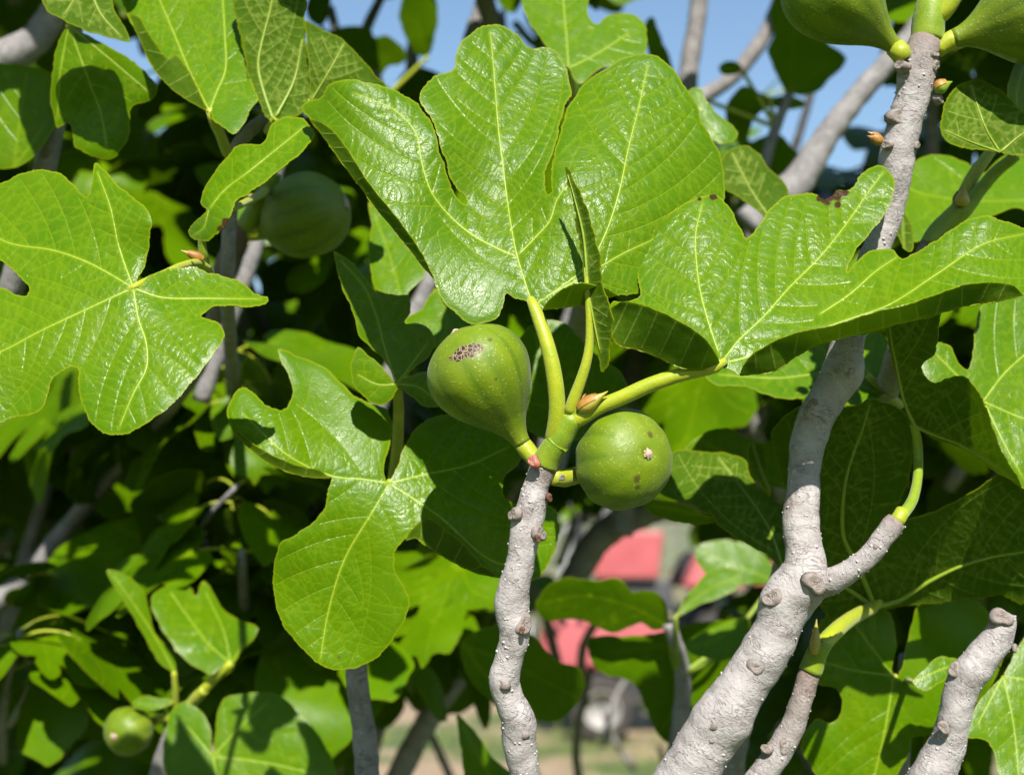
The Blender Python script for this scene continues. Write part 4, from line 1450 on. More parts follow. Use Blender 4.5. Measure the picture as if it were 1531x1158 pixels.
traced_leaf(brG, (582, 722), L4o, [[(582, 722), (560, 760), (516, 834), (491, 914), (478, 992)], [(582, 722), (540, 716), (498, 712), (430, 680), (365, 620)], [(582, 722), (535, 690), (502, 650), (465, 590), (425, 530)], [(582, 722), (640, 708), (700, 695), (760, 668)], [(582, 722), (656, 771), (736, 838), (800, 850)]],
            .668, (0, 0), [(582, 722, 0), (516, 834, -10), (480, 1000, -16), (600, 900, -12), (412, 880, -12), (345, 610, 2), (420, 530, 26), (400, 690, -12), (490, 560, 26), (580, 620, 20), (690, 625, 30), (780, 680, 18), (740, 840, -4), (830, 790, 10), (640, 815, -10)], grid=3.5, wav=1.5, sec=38, vw=1.1,
            flaps=[dict(crest=[(345, 640), (367, 664), (395, 688), (423, 702), (456, 713), (494, 715)], free=[(348, 636), (370, 656), (399, 676), (428, 690), (460, 699), (494, 703)], lift=4),
                   dict(crest=[(606, 808), (620, 804), (638, 816), (666, 834), (703, 853), (736, 862), (750, 864)], free=[(607, 803), (622, 784), (642, 774), (665, 790), (692, 812), (722, 845), (750, 862)], lift=6)],
            petiole=[(596, 740, .74, 14), (592, 735, .71, 13), (586, 727, .68, 12), (582, 720, .669, 10)],
            label='large five-lobed leaf half in shadow below the figs')
traced_leaf(brG, (593, 574), [(592, 576), (583, 552), (573, 538), (551, 516), (539, 504), (527, 467), (511, 426), (499, 376), (520, 388), (545, 412), (564, 436), (590, 441), (611, 442), (614, 467), (604, 482), (625, 484), (642, 491), (651, 510), (640, 532), (617, 552), (604, 564), (622, 559), (642, 556), (655, 580), (659, 606), (635, 607), (614, 592), (599, 580), (592, 588), (583, 599), (567, 605), (542, 592), (527, 572), (526, 545), (535, 518), (550, 530), (575, 553)],
            [[(593, 574), (578, 530), (565, 480), (545, 430), (510, 390)], [(593, 574), (615, 545), (640, 512)], [(593, 574), (565, 575), (535, 560)], [(593, 574), (625, 578), (652, 598)]], .662, (0, .08), grid=6, sec=30, wav=2, tubes=True, vw=.8,
            petiole=[(588, 720, .745, 18), (592, 690, .735, 18), (595, 650, .71, 17), (596, 610, .685, 16), (594, 576, .664, 14)], label='blue-green shaded leaf on a yellow stalk behind the fig')
traced_leaf(brG, (600, 445), [(600, 445), (575, 438), (562, 432), (556, 410), (550, 373), (556, 336), (550, 300), (570, 320), (604, 360), (632, 400), (634, 412), (618, 430)], [[(600, 445), (585, 390), (560, 320)]], .76, (0, .7), grid=7, sec=30, tubes=False, label='bright leaf under the rolled margin of the broad leaf')
traced_leaf(brG, (650, 520), [(650, 520), (645, 500), (625, 490), (602, 482), (612, 472), (630, 462), (652, 430), (665, 455), (690, 475), (720, 490), (740, 530), (700, 540)], [[(650, 520), (668, 490), (655, 440)], [(650, 520), (700, 510)]], .75, (0, .7), grid=7, sec=30, tubes=False, label='pale sunlit leaf peeping out beside the scarred fig')

# ------------------------------------------------------------------ right, behind the round fig
brH = thing('fig_branch', P(1060, 1200, .80), 'leafy shoot behind the round fig with a half-shaded pale leaf', 'branch')
stem(brH, [(1080, 1300, .82, 44), (1100, 1100, .80, 40), (1140, 960, .79, 34), (1165, 860, .77, 26), (1172, 800, .75, 18)], M['bark_old'], 'stem', .05, 61, [], None, 16, .003)
traced_leaf(brH, (1170, 850), [(1170, 850), (1157, 836), (1123, 816), (1097, 800), (1071, 780), (1064, 770), (1054, 767), (1032, 751), (1000, 744), (985, 734), (965, 712), (985, 684), (1006, 675), (1021, 672), (1043, 675), (1069, 675), (1090, 677), (1114, 689), (1123, 713), (1138, 728), (1153, 743), (1168, 754), (1185, 770), (1190, 830)],
            [[(1170, 850), (1110, 806), (1066, 770), (1040, 722), (1008, 690)], [(1170, 848), (1150, 790), (1110, 730), (1075, 685)]], .715, (-.05, .55), [(1170, 850, 0), (1000, 740, -14), (1060, 680, 12), (1060, 772, -6)], under=True, grid=3.8, sec=26, wav=1.5, vw=.9,
            petiole=[(1166, 870, .765, 14), (1170, 858, .74, 13), (1170, 848, .717, 12)], label='half-shaded pale leaf behind the round fig, underside out')
traced_leaf(brH, (1153, 742), [(1153, 742), (1136, 724), (1125, 706), (1119, 685), (1121, 661), (1130, 659), (1142, 668), (1145, 691), (1149, 717)], [[(1152, 738), (1136, 695), (1126, 665)]], .70, (.3, .2), under=True, grid=4, sec=16, wav=.6, tubes=False)
traced_leaf(brH, (1080, 775), [(1080, 775), (1055, 770), (1030, 756), (1000, 750), (970, 745), (960, 752), (975, 768), (1010, 780), (1045, 784)], [[(1080, 775), (1030, 766), (975, 755)]], .73, (0, -.6), grid=6, sec=24, tubes=False)
traced_leaf(brH, (1180, 730), [(1180, 730), (1150, 725), (1110, 715), (1060, 700), (1020, 690), (1025, 668), (1042, 653), (1065, 642), (1092, 641), (1120, 655), (1150, 660), (1190, 640), (1230, 660), (1230, 720)], [[(1180, 730), (1110, 690), (1050, 660)], [(1180, 730), (1200, 680)]], .80, (0, .2), grid=7, sec=34, tubes=False, label='dark leaf in shade behind the half-shaded pale leaf')
traced_leaf(brH, (1320, 590), [(1320, 590), (1300, 603), (1260, 603), (1209, 594), (1186, 596), (1155, 593), (1124, 582), (1104, 576), (1073, 577), (1054, 563), (1070, 535), (1120, 505), (1180, 490), (1260, 480), (1320, 500), (1345, 545)], [[(1320, 590), (1240, 560), (1160, 565), (1075, 560)], [(1320, 590), (1280, 530)]], .74, (0, .95), grid=6, sec=34, wav=1.5, label='sunlit leaf lying flat below the rolled leaf',
            petiole=[(1345, 605, .78, 14), (1335, 596, .76, 14), (1318, 580, .742, 13), (1296, 560, .742, 10)])

# ------------------------------------------------------------------ upper left leaves
brT = thing('fig_branch', P(330, 690, 1.25), 'leafy shoot reaching above the dark fig with ribbed undersides', 'branch')
stem(brT, [(330, 690, 1.25, 17), (350, 610, 1.15, 18), (345, 520, .92, 20), (340, 420, .79, 22), (345, 300, .77, 22), (350, 230, .76, 20), (380, 190, .75, 20), (430, 160, .75, 16)], M['bark_old'], 'stem', .04, 71, [], None, 16, .003)
traced_leaf(brT, (313, 166), [(313, 168), (295, 150), (270, 140), (240, 117), (220, 86), (204, 50), (188, 15), (180, -30), (250, -50), (345, -45), (352, 15), (358, 50), (364, 80), (370, 103), (380, 133), (385, 149), (376, 163), (364, 187), (351, 199), (335, 191), (319, 180)],
            [[(313, 166), (325, 135), (337, 105), (336, 50), (332, -20)], [(313, 166), (285, 110), (260, 50), (230, -20)]], .69, (0, .75), grid=3.8, sec=34, wav=1.5,
            flaps=[dict(crest=[(190, 18), (204, 50), (220, 86), (240, 117), (263, 139), (289, 155), (312, 168)], free=[(206, 16), (221, 48), (236, 70), (252, 88), (262, 80), (284, 110), (310, 164)], lift=10)],
            petiole=[(348, 240, .76, 14), (339, 226, .735, 16), (329, 200, .71, 16), (318, 178, .693, 14), (312, 162, .691, 10)], label='bright leaf with a dark folded side near the top')
traced_leaf(brT, (409, 181), [(409, 183), (399, 175), (387, 153), (379, 133), (371, 113), (367, 89), (359, 50), (351, 15), (345, -40), (400, -60), (456, -50), (455, 26), (457, 56), (463, 99), (468, 137), (463, 155), (447, 170), (431, 176)],
            [[(409, 181), (394, 137), (386, 99), (392, 62), (404, 16), (412, -30)], [(412, 176), (440, 120), (452, 60)]], .70, (0.15, .15), under=True, grid=3.6, sec=26, wav=2.5, puff=1.1, vw=1.2, label='leaf underside with strong ribs like a washboard near the top',
            petiole=[(400, 195, .75, 13), (404, 190, .725, 13), (410, 180, .70, 12)])
traced_leaf(brT, (465, 152), [(465, 154), (462, 130), (462, 99), (457, 56), (456, 30), (471, 40), (491, 48), (513, 58), (529, 76), (547, 95), (563, 113), (577, 129), (570, 160), (520, 170), (480, 165)],
            [[(465, 152), (491, 109), (507, 80), (517, 60)], [(465, 152), (459, 90), (457, 40)]], .705, (.1, .1), under=True, grid=3.6, sec=22, wav=2.5, puff=1.1, label='crumpled leaf underside behind the corner of the broad leaf',
            petiole=[(430, 165, .752, 12), (450, 160, .73, 11), (466, 151, .706, 10)])
traced_leaf(brT, (450, -70), [(450, -70), (410, -85), (370, -120), (350, -190), (380, -270), (440, -300), (510, -290), (550, -220), (545, -140), (500, -85)], [[(450, -70), (450, -180), (445, -280)]], .69, (0, .3), grid=9, sec=40, tubes=False, tert=False,  # unseen leaf added above the frame to shade the dark fig
            petiole=[(430, 160, .75, 12), (440, 40, .735, 11), (450, -68, .692, 10)])
brU = thing('fig_branch', P(-150, 1700, 1.15), 'shaded shoot with a dark leaf lit in one bright patch', 'branch')
stem(brU, [(-150, 1700, 1.15, 50), (-110, 1250, 1.05, 46), (-60, 900, .95, 40), (-20, 600, .88, 38), (20, 420, .84, 36), (70, 240, .82, 32), (100, 100, .80, 26), (115, 20, .79, 22), (120, -60, .79, 20)], M['bark_old'], 'stem', .05, 75, [], None, 16, .003)
traced_leaf(brU, (103, 38), [(103, 38), (88, 62), (80, 96), (75, 140), (82, 178), (86, 192), (104, 184), (109, 202), (113, 219), (130, 230), (147, 237), (166, 238), (184, 219), (194, 200), (195, 163), (205, 155), (229, 148), (236, 131), (216, 107), (184, 81), (151, 64), (121, 48)],
            [[(103, 38), (123, 94), (138, 135), (151, 170), (160, 225)], [(103, 38), (160, 85), (225, 140)], [(103, 38), (90, 110), (86, 180)]], .735, (-.1, -.1), grid=6, sec=30, wav=2, label='hanging dark leaf with one bright sunlit patch', petiole=[(112, 30, .785, 13), (106, 36, .75, 12), (103, 40, .735, 10)])
traced_leaf(brU, (130, -30), [(130, -30), (60, -20), (71, 15), (91, 29), (119, 42), (151, 52), (194, 62), (188, 45), (178, 29), (170, 10), (160, -20)], [[(130, -30), (150, 20), (180, 55)], [(130, -30), (95, 25)]], .70, (0, .3), under=True, grid=6, sec=26, wav=1.5, label='pale leaf underside crossing the top')
traced_leaf(brU, (20, 250), [(20, 252), (-30, 240), (-50, 150), (-20, 98), (30, 97), (60, 105), (82, 112), (78, 140), (84, 178), (80, 195), (60, 222), (40, 242)], [[(20, 252), (30, 180), (40, 110)], [(20, 252), (65, 190)]], .80, (0, .1), grid=8, sec=34, tubes=False, label='dark shaded leaf beneath the sunlit grey branch')

# leaf cluster top centre
brV = thing('fig_branch', P(845, 560, 1.2), 'out-of-focus shoot with a pale two-lobed leaf behind the broad leaf', 'branch')
stem(brV, [(845, 560, 1.2, 40), (862, 500, 1.12, 38), (880, 420, .95, 34), (880, 330, .86, 30), (865, 220, .86, 24), (855, 140, .86, 18)], M['bark_old'], 'stem', .05, 81, [], None, 16, .003)
traced_leaf(brV, (850, 102), [(850, 102), (838, 94), (820, 75), (800, 45), (785, 20), (780, -20), (840, -50), (880, -20), (880, 25), (892, 37), (908, 25), (928, 19), (952, 24), (963, 36), (968, 62), (963, 81), (928, 94), (900, 102), (880, 118), (866, 126)], [[(850, 102), (847, 57), (843, 10), (840, -30)], [(850, 102), (890, 82), (940, 50)]], .80, (0, .7), grid=6.5, sec=30, wav=2, label='soft-focus pale two-lobed leaf near the top',
            petiole=[(856, 150, .858, 14), (854, 125, .83, 13), (850, 104, .802, 11)])
traced_leaf(brV, (1075, 214), [(1075, 214), (1097, 210), (1103, 199), (1095, 187), (1073, 170), (1056, 151), (1050, 134), (1034, 131), (1020, 150), (1040, 190)], [[(1075, 214), (1055, 175), (1042, 140)]], .78, (0, .5), grid=7, sec=24, tubes=False)
traced_leaf(brV, (1150, 325), [(1150, 325), (1117, 302), (1095, 290), (1080, 280), (1075, 250), (1089, 225), (1111, 217), (1133, 228), (1144, 245), (1161, 261), (1175, 275), (1178, 290), (1167, 304)], [[(1150, 325), (1120, 280), (1095, 230)]], .76, (0, .4), under=True, grid=6, sec=22, wav=2, label='ribbed yellow-green leaf between the broad leaf and the far branch')
traced_leaf(brV, (845, 640), [(845, 660), (800, 650), (760, 610), (760, 540), (790, 490), (840, 480), (880, 520), (930, 560), (940, 600), (910, 640)], [[(845, 650), (820, 570), (800, 500)], [(845, 650), (900, 590)]], .74, (0, .3), grid=8, sec=36, tubes=False, label='dark leaf in shade behind the yellow leaf stalks')

# ------------------------------------------------------------------ lower left cluster
brF = thing('fig_branch', P(240, 1240, 0.950), 'low shoot with a small lime-green fig and sunlit folded leaves', 'branch')
stem(brF, [(215, 1260, 0.973, 34), (240, 1150, 0.961, 30), (262, 1085, 0.950, 24), (278, 1060, 0.938, 18)], M['bark_old'], 'stem', .05, 91, [], None, 16, .003)
stem(brF, [(275, 1063, 0.938, 17), (285, 1052, 0.938, 17), (296, 1040, 0.932, 17), (306, 1030, 0.926, 15)], M['petiole'], 'shoot_tip', .03, 92, [], None, 14, .002, .06)
fbF = P(218, 1082, 0.968)
fig(brF, fbF, (CR * -.45 + CU * -.02 - CF * 1.009), .0356, .0180, M['fig'], 'small round lime-green fig near the ground', seed=31, prof=FIGR, osc=.13, stalk=[(262, 1070, 0.950, 14), (240, 1074, 0.959, 14), (222, 1080, 0.969, 16)])
traced_leaf(brF, (345, 992), [(345, 994), (330, 1001), (315, 1008), (300, 1000), (270, 980), (250, 952), (235, 925), (225, 903), (228, 888), (243, 878), (266, 870), (283, 875), (293, 890), (297, 880), (304, 869), (313, 876), (330, 905), (355, 925), (386, 940), (378, 957), (362, 972)],
            [[(345, 992), (310, 960), (280, 920), (255, 885)], [(345, 992), (335, 945), (308, 885)], [(345, 992), (365, 960)]], 0.920, (0, .6), [(345, 992, 0), (250, 900, 0), (300, 900, 14), (340, 920, 0), (380, 945, -6)], grid=6, sec=30, wav=1.5, label='sunlit folded leaf near the small lime fig',
            petiole=[(303, 1033, 0.929, 15), (320, 1014, 0.926, 15), (335, 1000, 0.922, 14), (347, 990, 0.920, 11)])
traced_leaf(brF, (262, 1005), [(262, 1005), (240, 990), (220, 960), (196, 915), (160, 853), (185, 858), (205, 870), (217, 890), (222, 912), (232, 945), (260, 980)], [[(262, 1005), (225, 940), (170, 860)]], 0.938, (.4, .3), grid=6, sec=24, label='narrow folded leaf leaning from the low shoot', petiole=[(263, 1060, 0.950, 9), (262, 1030, 0.943, 9), (260, 1003, 0.938, 8)])
traced_leaf(brF, (318, 1130), [(318, 1130), (314, 1090), (300, 1062), (275, 1048), (258, 1060), (249, 1088), (244, 1115), (248, 1155), (272, 1195), (325, 1220), (405, 1225), (482, 1205), (502, 1160), (490, 1120), (470, 1090), (445, 1063), (420, 1040), (380, 1034), (335, 1045), (324, 1075)],
            [[(318, 1130), (360, 1085), (400, 1050)], [(318, 1130), (400, 1140), (485, 1160)], [(318, 1130), (280, 1085)], [(318, 1130), (335, 1210)]], 0.902, (0, .4), grid=6.5, sec=34, wav=2, label='rounded dark leaf with one lit corner at the bottom', petiole=[(270, 1075, 0.950, 12), (290, 1100, 0.932, 12), (318, 1132, 0.904, 10)])
traced_leaf(brF, (250, 1055), [(250, 1055), (225, 1062), (205, 1058), (198, 1050), (215, 1040), (240, 1042), (262, 1048)], [[(250, 1055), (205, 1051)]], 0.943, (0, .6), grid=6, sec=20, tubes=False)

# ------------------------------------------------------------------ lower right, big shaded leaf
brI = thing('fig_branch', P(1340, 1260, .80), 'low shaded shoot with a wide dark leaf whose lower lobe is sunlit', 'branch')
stem(brI, [(1330, 1300, .84, 36), (1340, 1200, .83, 32), (1348, 1100, .82, 26), (1352, 1020, .81, 20), (1352, 980, .80, 16)], M['bark_old'], 'stem', .05, 95, [], None, 16, .003)
traced_leaf(brI, (1336, 1010), [(1342, 1012), (1352, 985), (1358, 950), (1375, 905), (1420, 890), (1470, 905), (1500, 950), (1495, 1000), (1460, 1050), (1420, 1090), (1362, 1105), (1360, 1122), (1348, 1144), (1335, 1170), (1290, 1190), (1240, 1178), (1215, 1150), (1197, 1115), (1204, 1096), (1221, 1073), (1240, 1079), (1253, 1074), (1259, 1058), (1257, 1036), (1245, 1027), (1226, 1024), (1212, 1000), (1218, 950), (1240, 915), (1290, 895), (1330, 915), (1340, 960), (1334, 1000)],
            [[(1336, 1010), (1325, 1080), (1305, 1170)], [(1336, 1010), (1270, 1000), (1220, 985)], [(1336, 1010), (1290, 950), (1265, 915)], [(1338, 1010), (1400, 1045), (1450, 1050)], [(1340, 1008), (1400, 960), (1450, 915)]], .768, (0, .15), grid=6, sec=36, wav=2, label='wide dark leaf with a sunlit lower lobe', petiole=[(1350, 1030, .812, 14), (1346, 1022, .79, 13), (1338, 1012, .77, 11)])
traced_leaf(brI, (1366, 1020), [(1366, 1020), (1384, 998), (1403, 980), (1425, 984), (1445, 988), (1422, 1008), (1400, 1024), (1380, 1031)], [[(1366, 1020), (1400, 1003), (1440, 989)]], .715, (0, .5), grid=3.6, sec=20, label='little lit leaf in front of the wide dark leaf', petiole=[(1352, 1010, .80, 9), (1358, 1016, .76, 9), (1368, 1020, .716, 8)])
traced_leaf(brI, (1500, 1010), [(1500, 1010), (1470, 1040), (1450, 1070), (1445, 1100), (1460, 1103), (1478, 1110), (1490, 1140), (1496, 1165), (1520, 1200), (1590, 1190), (1610, 1080), (1590, 960), (1535, 950)], [[(1500, 1010), (1515, 1080), (1525, 1180)], [(1500, 1010), (1560, 1020)], [(1500, 1010), (1460, 1085)]], .72, (0, .5), grid=6.5, sec=36, wav=2, label='corner leaf with sunlit lower half beside the pruned stub')

# leaves in front of the red tractor and the low gap
brJ = thing('fig_branch', P(960, 1260, 1.0), 'soft-focus low shoot whose leaves hide part of the red tractor', 'branch')
stem(brJ, [(985, 1300, 1.04, 40), (1000, 1190, 1.03, 34), (1015, 1100, 1.02, 28), (1020, 1000, 1.01, 24), (1000, 930, 1.0, 20)], M['bark_old'], 'stem', .05, 97, [], None, 14, .004)
for nm, bs, ol, vv, dd, tl in [
    ('dark leaf with a lit upper rim across the tractor', (1000, 935), [(1000, 935), (975, 940), (960, 930), (940, 938), (915, 945), (880, 930), (850, 925), (815, 925), (800, 905), (818, 877), (849, 863), (890, 868), (928, 866), (945, 885), (960, 882), (988, 890), (998, 912)], [[(1000, 935), (940, 905), (870, 890), (815, 900)]], 1.0, (0, -.5)),
    ('wide dark leaf hanging before the tractor', (1110, 930), [(1110, 930), (1080, 928), (1030, 932), (986, 946), (935, 950), (880, 956), (892, 998), (950, 1025), (972, 1076), (985, 1100), (1005, 1110), (1030, 1075), (1055, 1050), (1090, 1005), (1120, 960)], [[(1110, 930), (1040, 1000), (990, 1090)], [(1110, 930), (1010, 960), (920, 975)]], 1.02, (0, -.2)),
    ('sunlit leaf between the wide dark leaf and the thick branch', (1118, 925), [(1118, 922), (1085, 930), (1050, 945), (1025, 968), (1060, 985), (1092, 985), (1120, 960)], [[(1118, 922), (1070, 955), (1030, 968)]], .97, (0, .8)),
    ('pair of small bright leaves above the wide dark leaf', (1010, 920), [(1010, 922), (1035, 880), (1058, 855), (1085, 848), (1108, 856), (1108, 874), (1082, 890), (1050, 902)], [[(1010, 922), (1060, 880), (1105, 862)]], .99, (0, .7)),
    ('small leaf across the rear of the tractor', (1160, 868), [(1160, 868), (1130, 872), (1085, 874), (1052, 856), (1040, 822), (1075, 806), (1120, 815), (1152, 840)], [[(1160, 868), (1100, 845), (1050, 825)]], 1.05, (0, .4)),
    ('dark leaf behind the knobbly shoot near the wheel', (690, 960), [(690, 960), (740, 935), (790, 945), (830, 985), (868, 1000), (874, 1025), (860, 1055), (830, 1078), (790, 1072), (740, 1052), (700, 1010)], [[(690, 960), (780, 1000), (860, 1040)], [(690, 960), (750, 1040)]], .95, (0, -.8)),
    ('pointed dark leaf at the foot of the knobbly shoot', (745, 1180), [(745, 1190), (700, 1180), (690, 1120), (684, 1068), (715, 1100), (745, 1140), (775, 1160), (800, 1185)], [[(745, 1180), (715, 1130), (688, 1075)]], .92, (0, .2)),
]:
    c0 = P(1020, 1000, 1.01)
    traced_leaf(brJ, bs, ol, vv, dd, tl, grid=9, sec=36, wav=2, tubes=False, tert=False, label=nm,
                pmat='shoot',
                petiole=[(1015, 1010, 1.012, 7), ((1015 + bs[0]) / 2, (1010 + bs[1]) / 2 + 18, (1.012 + dd) / 2, 7), (bs[0], bs[1], dd, 6)] if bs[0] > 900 else None)


# ------------------------------------------------------------------ the rest of the tree: leafy shoots behind
def proto_leaf(kind, seed):
    half = {
        0: [(.02, -.02), (.15, -.13), (.32, -.12), (.48, .0), (.55, .15), (.50, .27), (.36, .33), (.44, .42), (.53, .56), (.48, .72), (.34, .73), (.19, .58), (.20, .68), (.27, .83), (.22, .98), (.10, 1.08)],
        1: [(.02, -.02), (.14, -.10), (.30, -.06), (.44, .07), (.50, .24), (.49, .42), (.38, .54), (.23, .52), (.26, .66), (.28, .82), (.20, .97), (.08, 1.05)],
        2: [(.02, -.02), (.16, -.12), (.34, -.06), (.46, .10), (.50, .30), (.46, .52), (.36, .72), (.22, .90), (.08, 1.0)],
    }[kind]
    r = random.Random(seed)
    S = 300.0
    R_ = [(x * S * r.uniform(.93, 1.07), y * S * r.uniform(.96, 1.04)) for x, y in half]
    Lf = [(-x * S * r.uniform(.9, 1.1), y * S * r.uniform(.94, 1.06)) for x, y in half]
    tip = [(r.uniform(-8, 8), 1.1 * S if kind != 2 else 1.06 * S)]
    ol = [(0, 4)] + R_ + tip + Lf[::-1]
    ol = np.array([(x, -y) for x, y in ol])           # y down like a picture
    vs = [[(0, 0), (4, -.5 * S), (0, -1.02 * S)]]
    for sg in (-1, 1):
        vs.append([(0, 0), (sg * .22 * S, -.34 * S), (sg * .42 * S, -.62 * S if kind == 0 else -.42 * S)])
        vs.append([(0, 0), (sg * .25 * S, -.08 * S), (sg * .46 * S, -.14 * S)])
    g = patch_geo(ol, vs, 13.0, .5, seed, 46, 1.2, tert=False)
    x, y = g['xy'][:, 0] * .0005, -g['xy'][:, 1] * .0005
    q = wavefn(seed, .008, 200)(g['xy'])
    rr = np.hypot(x, y)
    z = -1.6 * (y - .03) * np.abs(y) * 1.0 + 1.3 * x * x * (1 if kind != 1 else -.6) + q * np.clip(rr / .05, 0, 1)
    V = np.c_[x, y, z]
    me = shell([(V, g['T'], False, {k: g[k] for k in ('d1', 'd2', 'd3', 'de')})], (0, 0, 0), .0005, 'background_leaf')
    samp = [(float(a) * .0005, -float(b) * .0005) for a, b in ol[::2]]
    return me, samp


protos = [proto_leaf(k, 300 + i) for i, k in enumerate((0, 1, 2, 0, 1))]
PE = np.array([0, -.055, -.035])
pc = catmull([(0, .006, -.001, .0014), (0, -.012, -.003, .0016), (0, -.035, -.014, .0018), (0, -.055, -.035, .0023)], .006)
pet_me = tube('background_petiole', pc[:, :3], pc[:, 3], M['petiole'], (0, 0, 0), 8)
CLEAR = [(470, -20, 735, 108), (965, -20, 1150, 112), (1085, 90, 1130, 125), (1150, 142, 1262, 215), (1222, 42, 1340, 84), (30, -10, 108, 96),
         (845, 770, 1010, 900), (1012, 826, 1050, 862), (1135, 828, 1190, 858), (790, 920, 905, 1000), (835, 995, 975, 1200), (600, 1062, 1010, 1200), (1010, 925, 1062, 985)]
nleaf = [0]


def blocked(pts):
    for p in pts:
        x, y, d = proj(p)
        if d < .95 and -60 < x < 1590 and -60 < y < 1220:
            return True
        if d < .45:
            return True
        for (a, b, c, e) in CLEAR:
            if a < x < c and b < y < e:
                return True
    return False


def bg_leaf(parent, tip_pos, az, droop, scale, r):
    """one leaf of a whorl; tip_pos: where its stalk leaves the shoot"""
    out = Vector((math.cos(az), math.sin(az), 0))
    t = (out * math.cos(droop) + Vector((0, 0, -math.sin(droop)))).normalized()
    n = Vector((0, 0, 1)) * math.cos(droop) + out * math.sin(droop)
    n = (n + Vector((r.uniform(-.35, .35), r.uniform(-.55, .1), r.uniform(-.2, .2)))).normalized()
    n = (n - t * n.dot(t)).normalized()
    X = t.cross(n)
    Rm = Matrix((X, t, n)).transposed()
    loc = tip_pos - Rm @ Vector(PE * scale)
    me, samp = protos[r.randrange(len(protos))]
    pts = [loc + Rm @ Vector((a * scale, b * scale, 0)) for a, b in samp]
    pts += [loc + Rm @ Vector((a * scale * .5, b * scale * .5, 0)) for a, b in samp[::2]] + [loc]
    if blocked(pts):
        return None
    o = bpy.data.objects.new('leaf', me)
    COL.objects.link(o)
    o.parent = parent
    o.location = loc - wloc(parent)
    o.rotation_euler = Rm.to_euler()
    o.scale = (scale,) * 3
    p = bpy.data.objects.new('petiole', pet_me)
    COL.objects.link(p)
    p.parent = o
    nleaf[0] += 1
    return o


def bg_shoot(px, py, d, nl, seed, lean=(0, 0), length=.4, label=None, group=None, sc=1.0):
    r = random.Random(seed)
    tip = P(px, py, d)
    br = thing('fig_branch', tip - Vector((lean[0], lean[1], length)), label, 'branch', group)
    base = Vector(br.location)
    mid = (tip + base) / 2 + Vector((r.uniform(-.03, .03), r.uniform(-.03, .03), 0))
    c = catmull(np.array([(*base, .0085 * sc ** 1.5), (*mid, .0072 * sc ** 1.5), (*tip, .005 * sc ** 1.5)]), .02)
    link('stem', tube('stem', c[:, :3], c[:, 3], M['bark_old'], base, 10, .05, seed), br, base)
    a0 = r.uniform(0, 6.28)
    for k in range(nl):
        at = tip + (base - tip) * (k / nl) * .32
        bg_leaf(br, at, a0 + k * 2.4 + r.uniform(-.3, .3), r.uniform(.15, 1.15), sc * r.uniform(.75, 1.25), r)
    return br


GB = 'leafy shoots behind the fruiting branches'
MARK = [(60, 60, 'behind the hanging dark leaf'), (330, 60, 'behind the ribbed undersides'), (560, 60, 'below the blue gap'), (740, 200, 'behind the broad upright leaf'), (960, 220, 'behind the right lobe of the broad upright leaf'),
        (1180, 200, 'behind the dark slanting branch'), (1450, 120, 'behind the figs on the thick branch'), (100, 430, 'behind the drooping lobed leaf'), (450, 330, 'behind the dark shaded fig'), (560, 480, 'behind the blue-green shaded leaf'),
        (715, 565, 'behind the scarred fig'), (960, 520, 'behind the yellow leaf stalks'), (1180, 420, 'behind the browned heart-shaped leaf'), (1450, 420, 'behind the rolled leaf margin'), (100, 750, 'behind the thick slanting grey branch'),
        (330, 750, 'beside the thin grey branch lit near its top'), (560, 800, 'behind the five-lobed leaf'), (960, 690, 'behind the round fig'), (1090, 740, 'behind the half-shaded pale leaf'), (1270, 700, 'behind the large ladder-veined leaf'), (1460, 620, 'behind the folded hanging leaf'),
        (180, 1090, 'around the small lime-green fig'), (400, 1100, 'behind the rounded dark leaf'), (640, 980, 'left of the knobbly shoot above the bare ground'), (860, 950, 'before the red tractor'), (1090, 1000, 'behind the foot of the thick branch'),
        (1300, 1060, 'behind the wide dark leaf'), (1480, 1020, 'behind the pruned stub')]


def near(x, y):
    return 'out-of-focus leafy shoot ' + min(MARK, key=lambda m: (m[0] - x) ** 2 + (m[1] - y) ** 2)[2]


sp = []
rr = random.Random(21)
for j, y in enumerate((60, 190, 320, 450, 580, 710, 840, 970, 1100, 1230)):
    for i in range(9):
        x = -120 + i * 215 + (107 if j % 2 else 0) + rr.uniform(-60, 60)
        sp.append((x, y + rr.uniform(-50, 50), rr.uniform(1.15, 2.0) if j < 4 else rr.uniform(1.5, 2.6)))
for k, (x, y, d) in enumerate(sp):
    bg_shoot(x, y, d, rr.choice((6, 7, 8)), 500 + k, (rr.uniform(-.12, .12), rr.uniform(-.25, -.05)), rr.uniform(.16, .30), near(x, y), GB)
# young small-leaved shoots catching the sun on the left and below
for k in range(34):
    x, y = (rr.uniform(-60, 480), rr.uniform(470, 960)) if k < 22 else (rr.uniform(430, 760), rr.uniform(800, 930))
    bg_shoot(x, y, rr.uniform(1.0, 1.7), 7, 1700 + k, (rr.uniform(-.1, .1), rr.uniform(-.25, -.1)), rr.uniform(.06, .12), near(x, y).replace('leafy', 'small-leaved'), GB, rr.uniform(.5, .78))
# the tree goes on to both sides of the picture
for k in range(56):
    x = rr.choice((rr.uniform(-900, -150), rr.uniform(1700, 2400)))
    y = rr.uniform(-50, 1250)
    bg_shoot(x, y, rr.uniform(1.2, 3.0), 7, 1500 + k, (rr.uniform(-.12, .12), rr.uniform(-.25, .1)), rr.uniform(.16, .30),
             'leafy shoot at the side of the tree beyond the ' + ('drooping lobed leaf' if x < 0 else 'pruned stub'), 'leafy shoots at the sides of the tree')
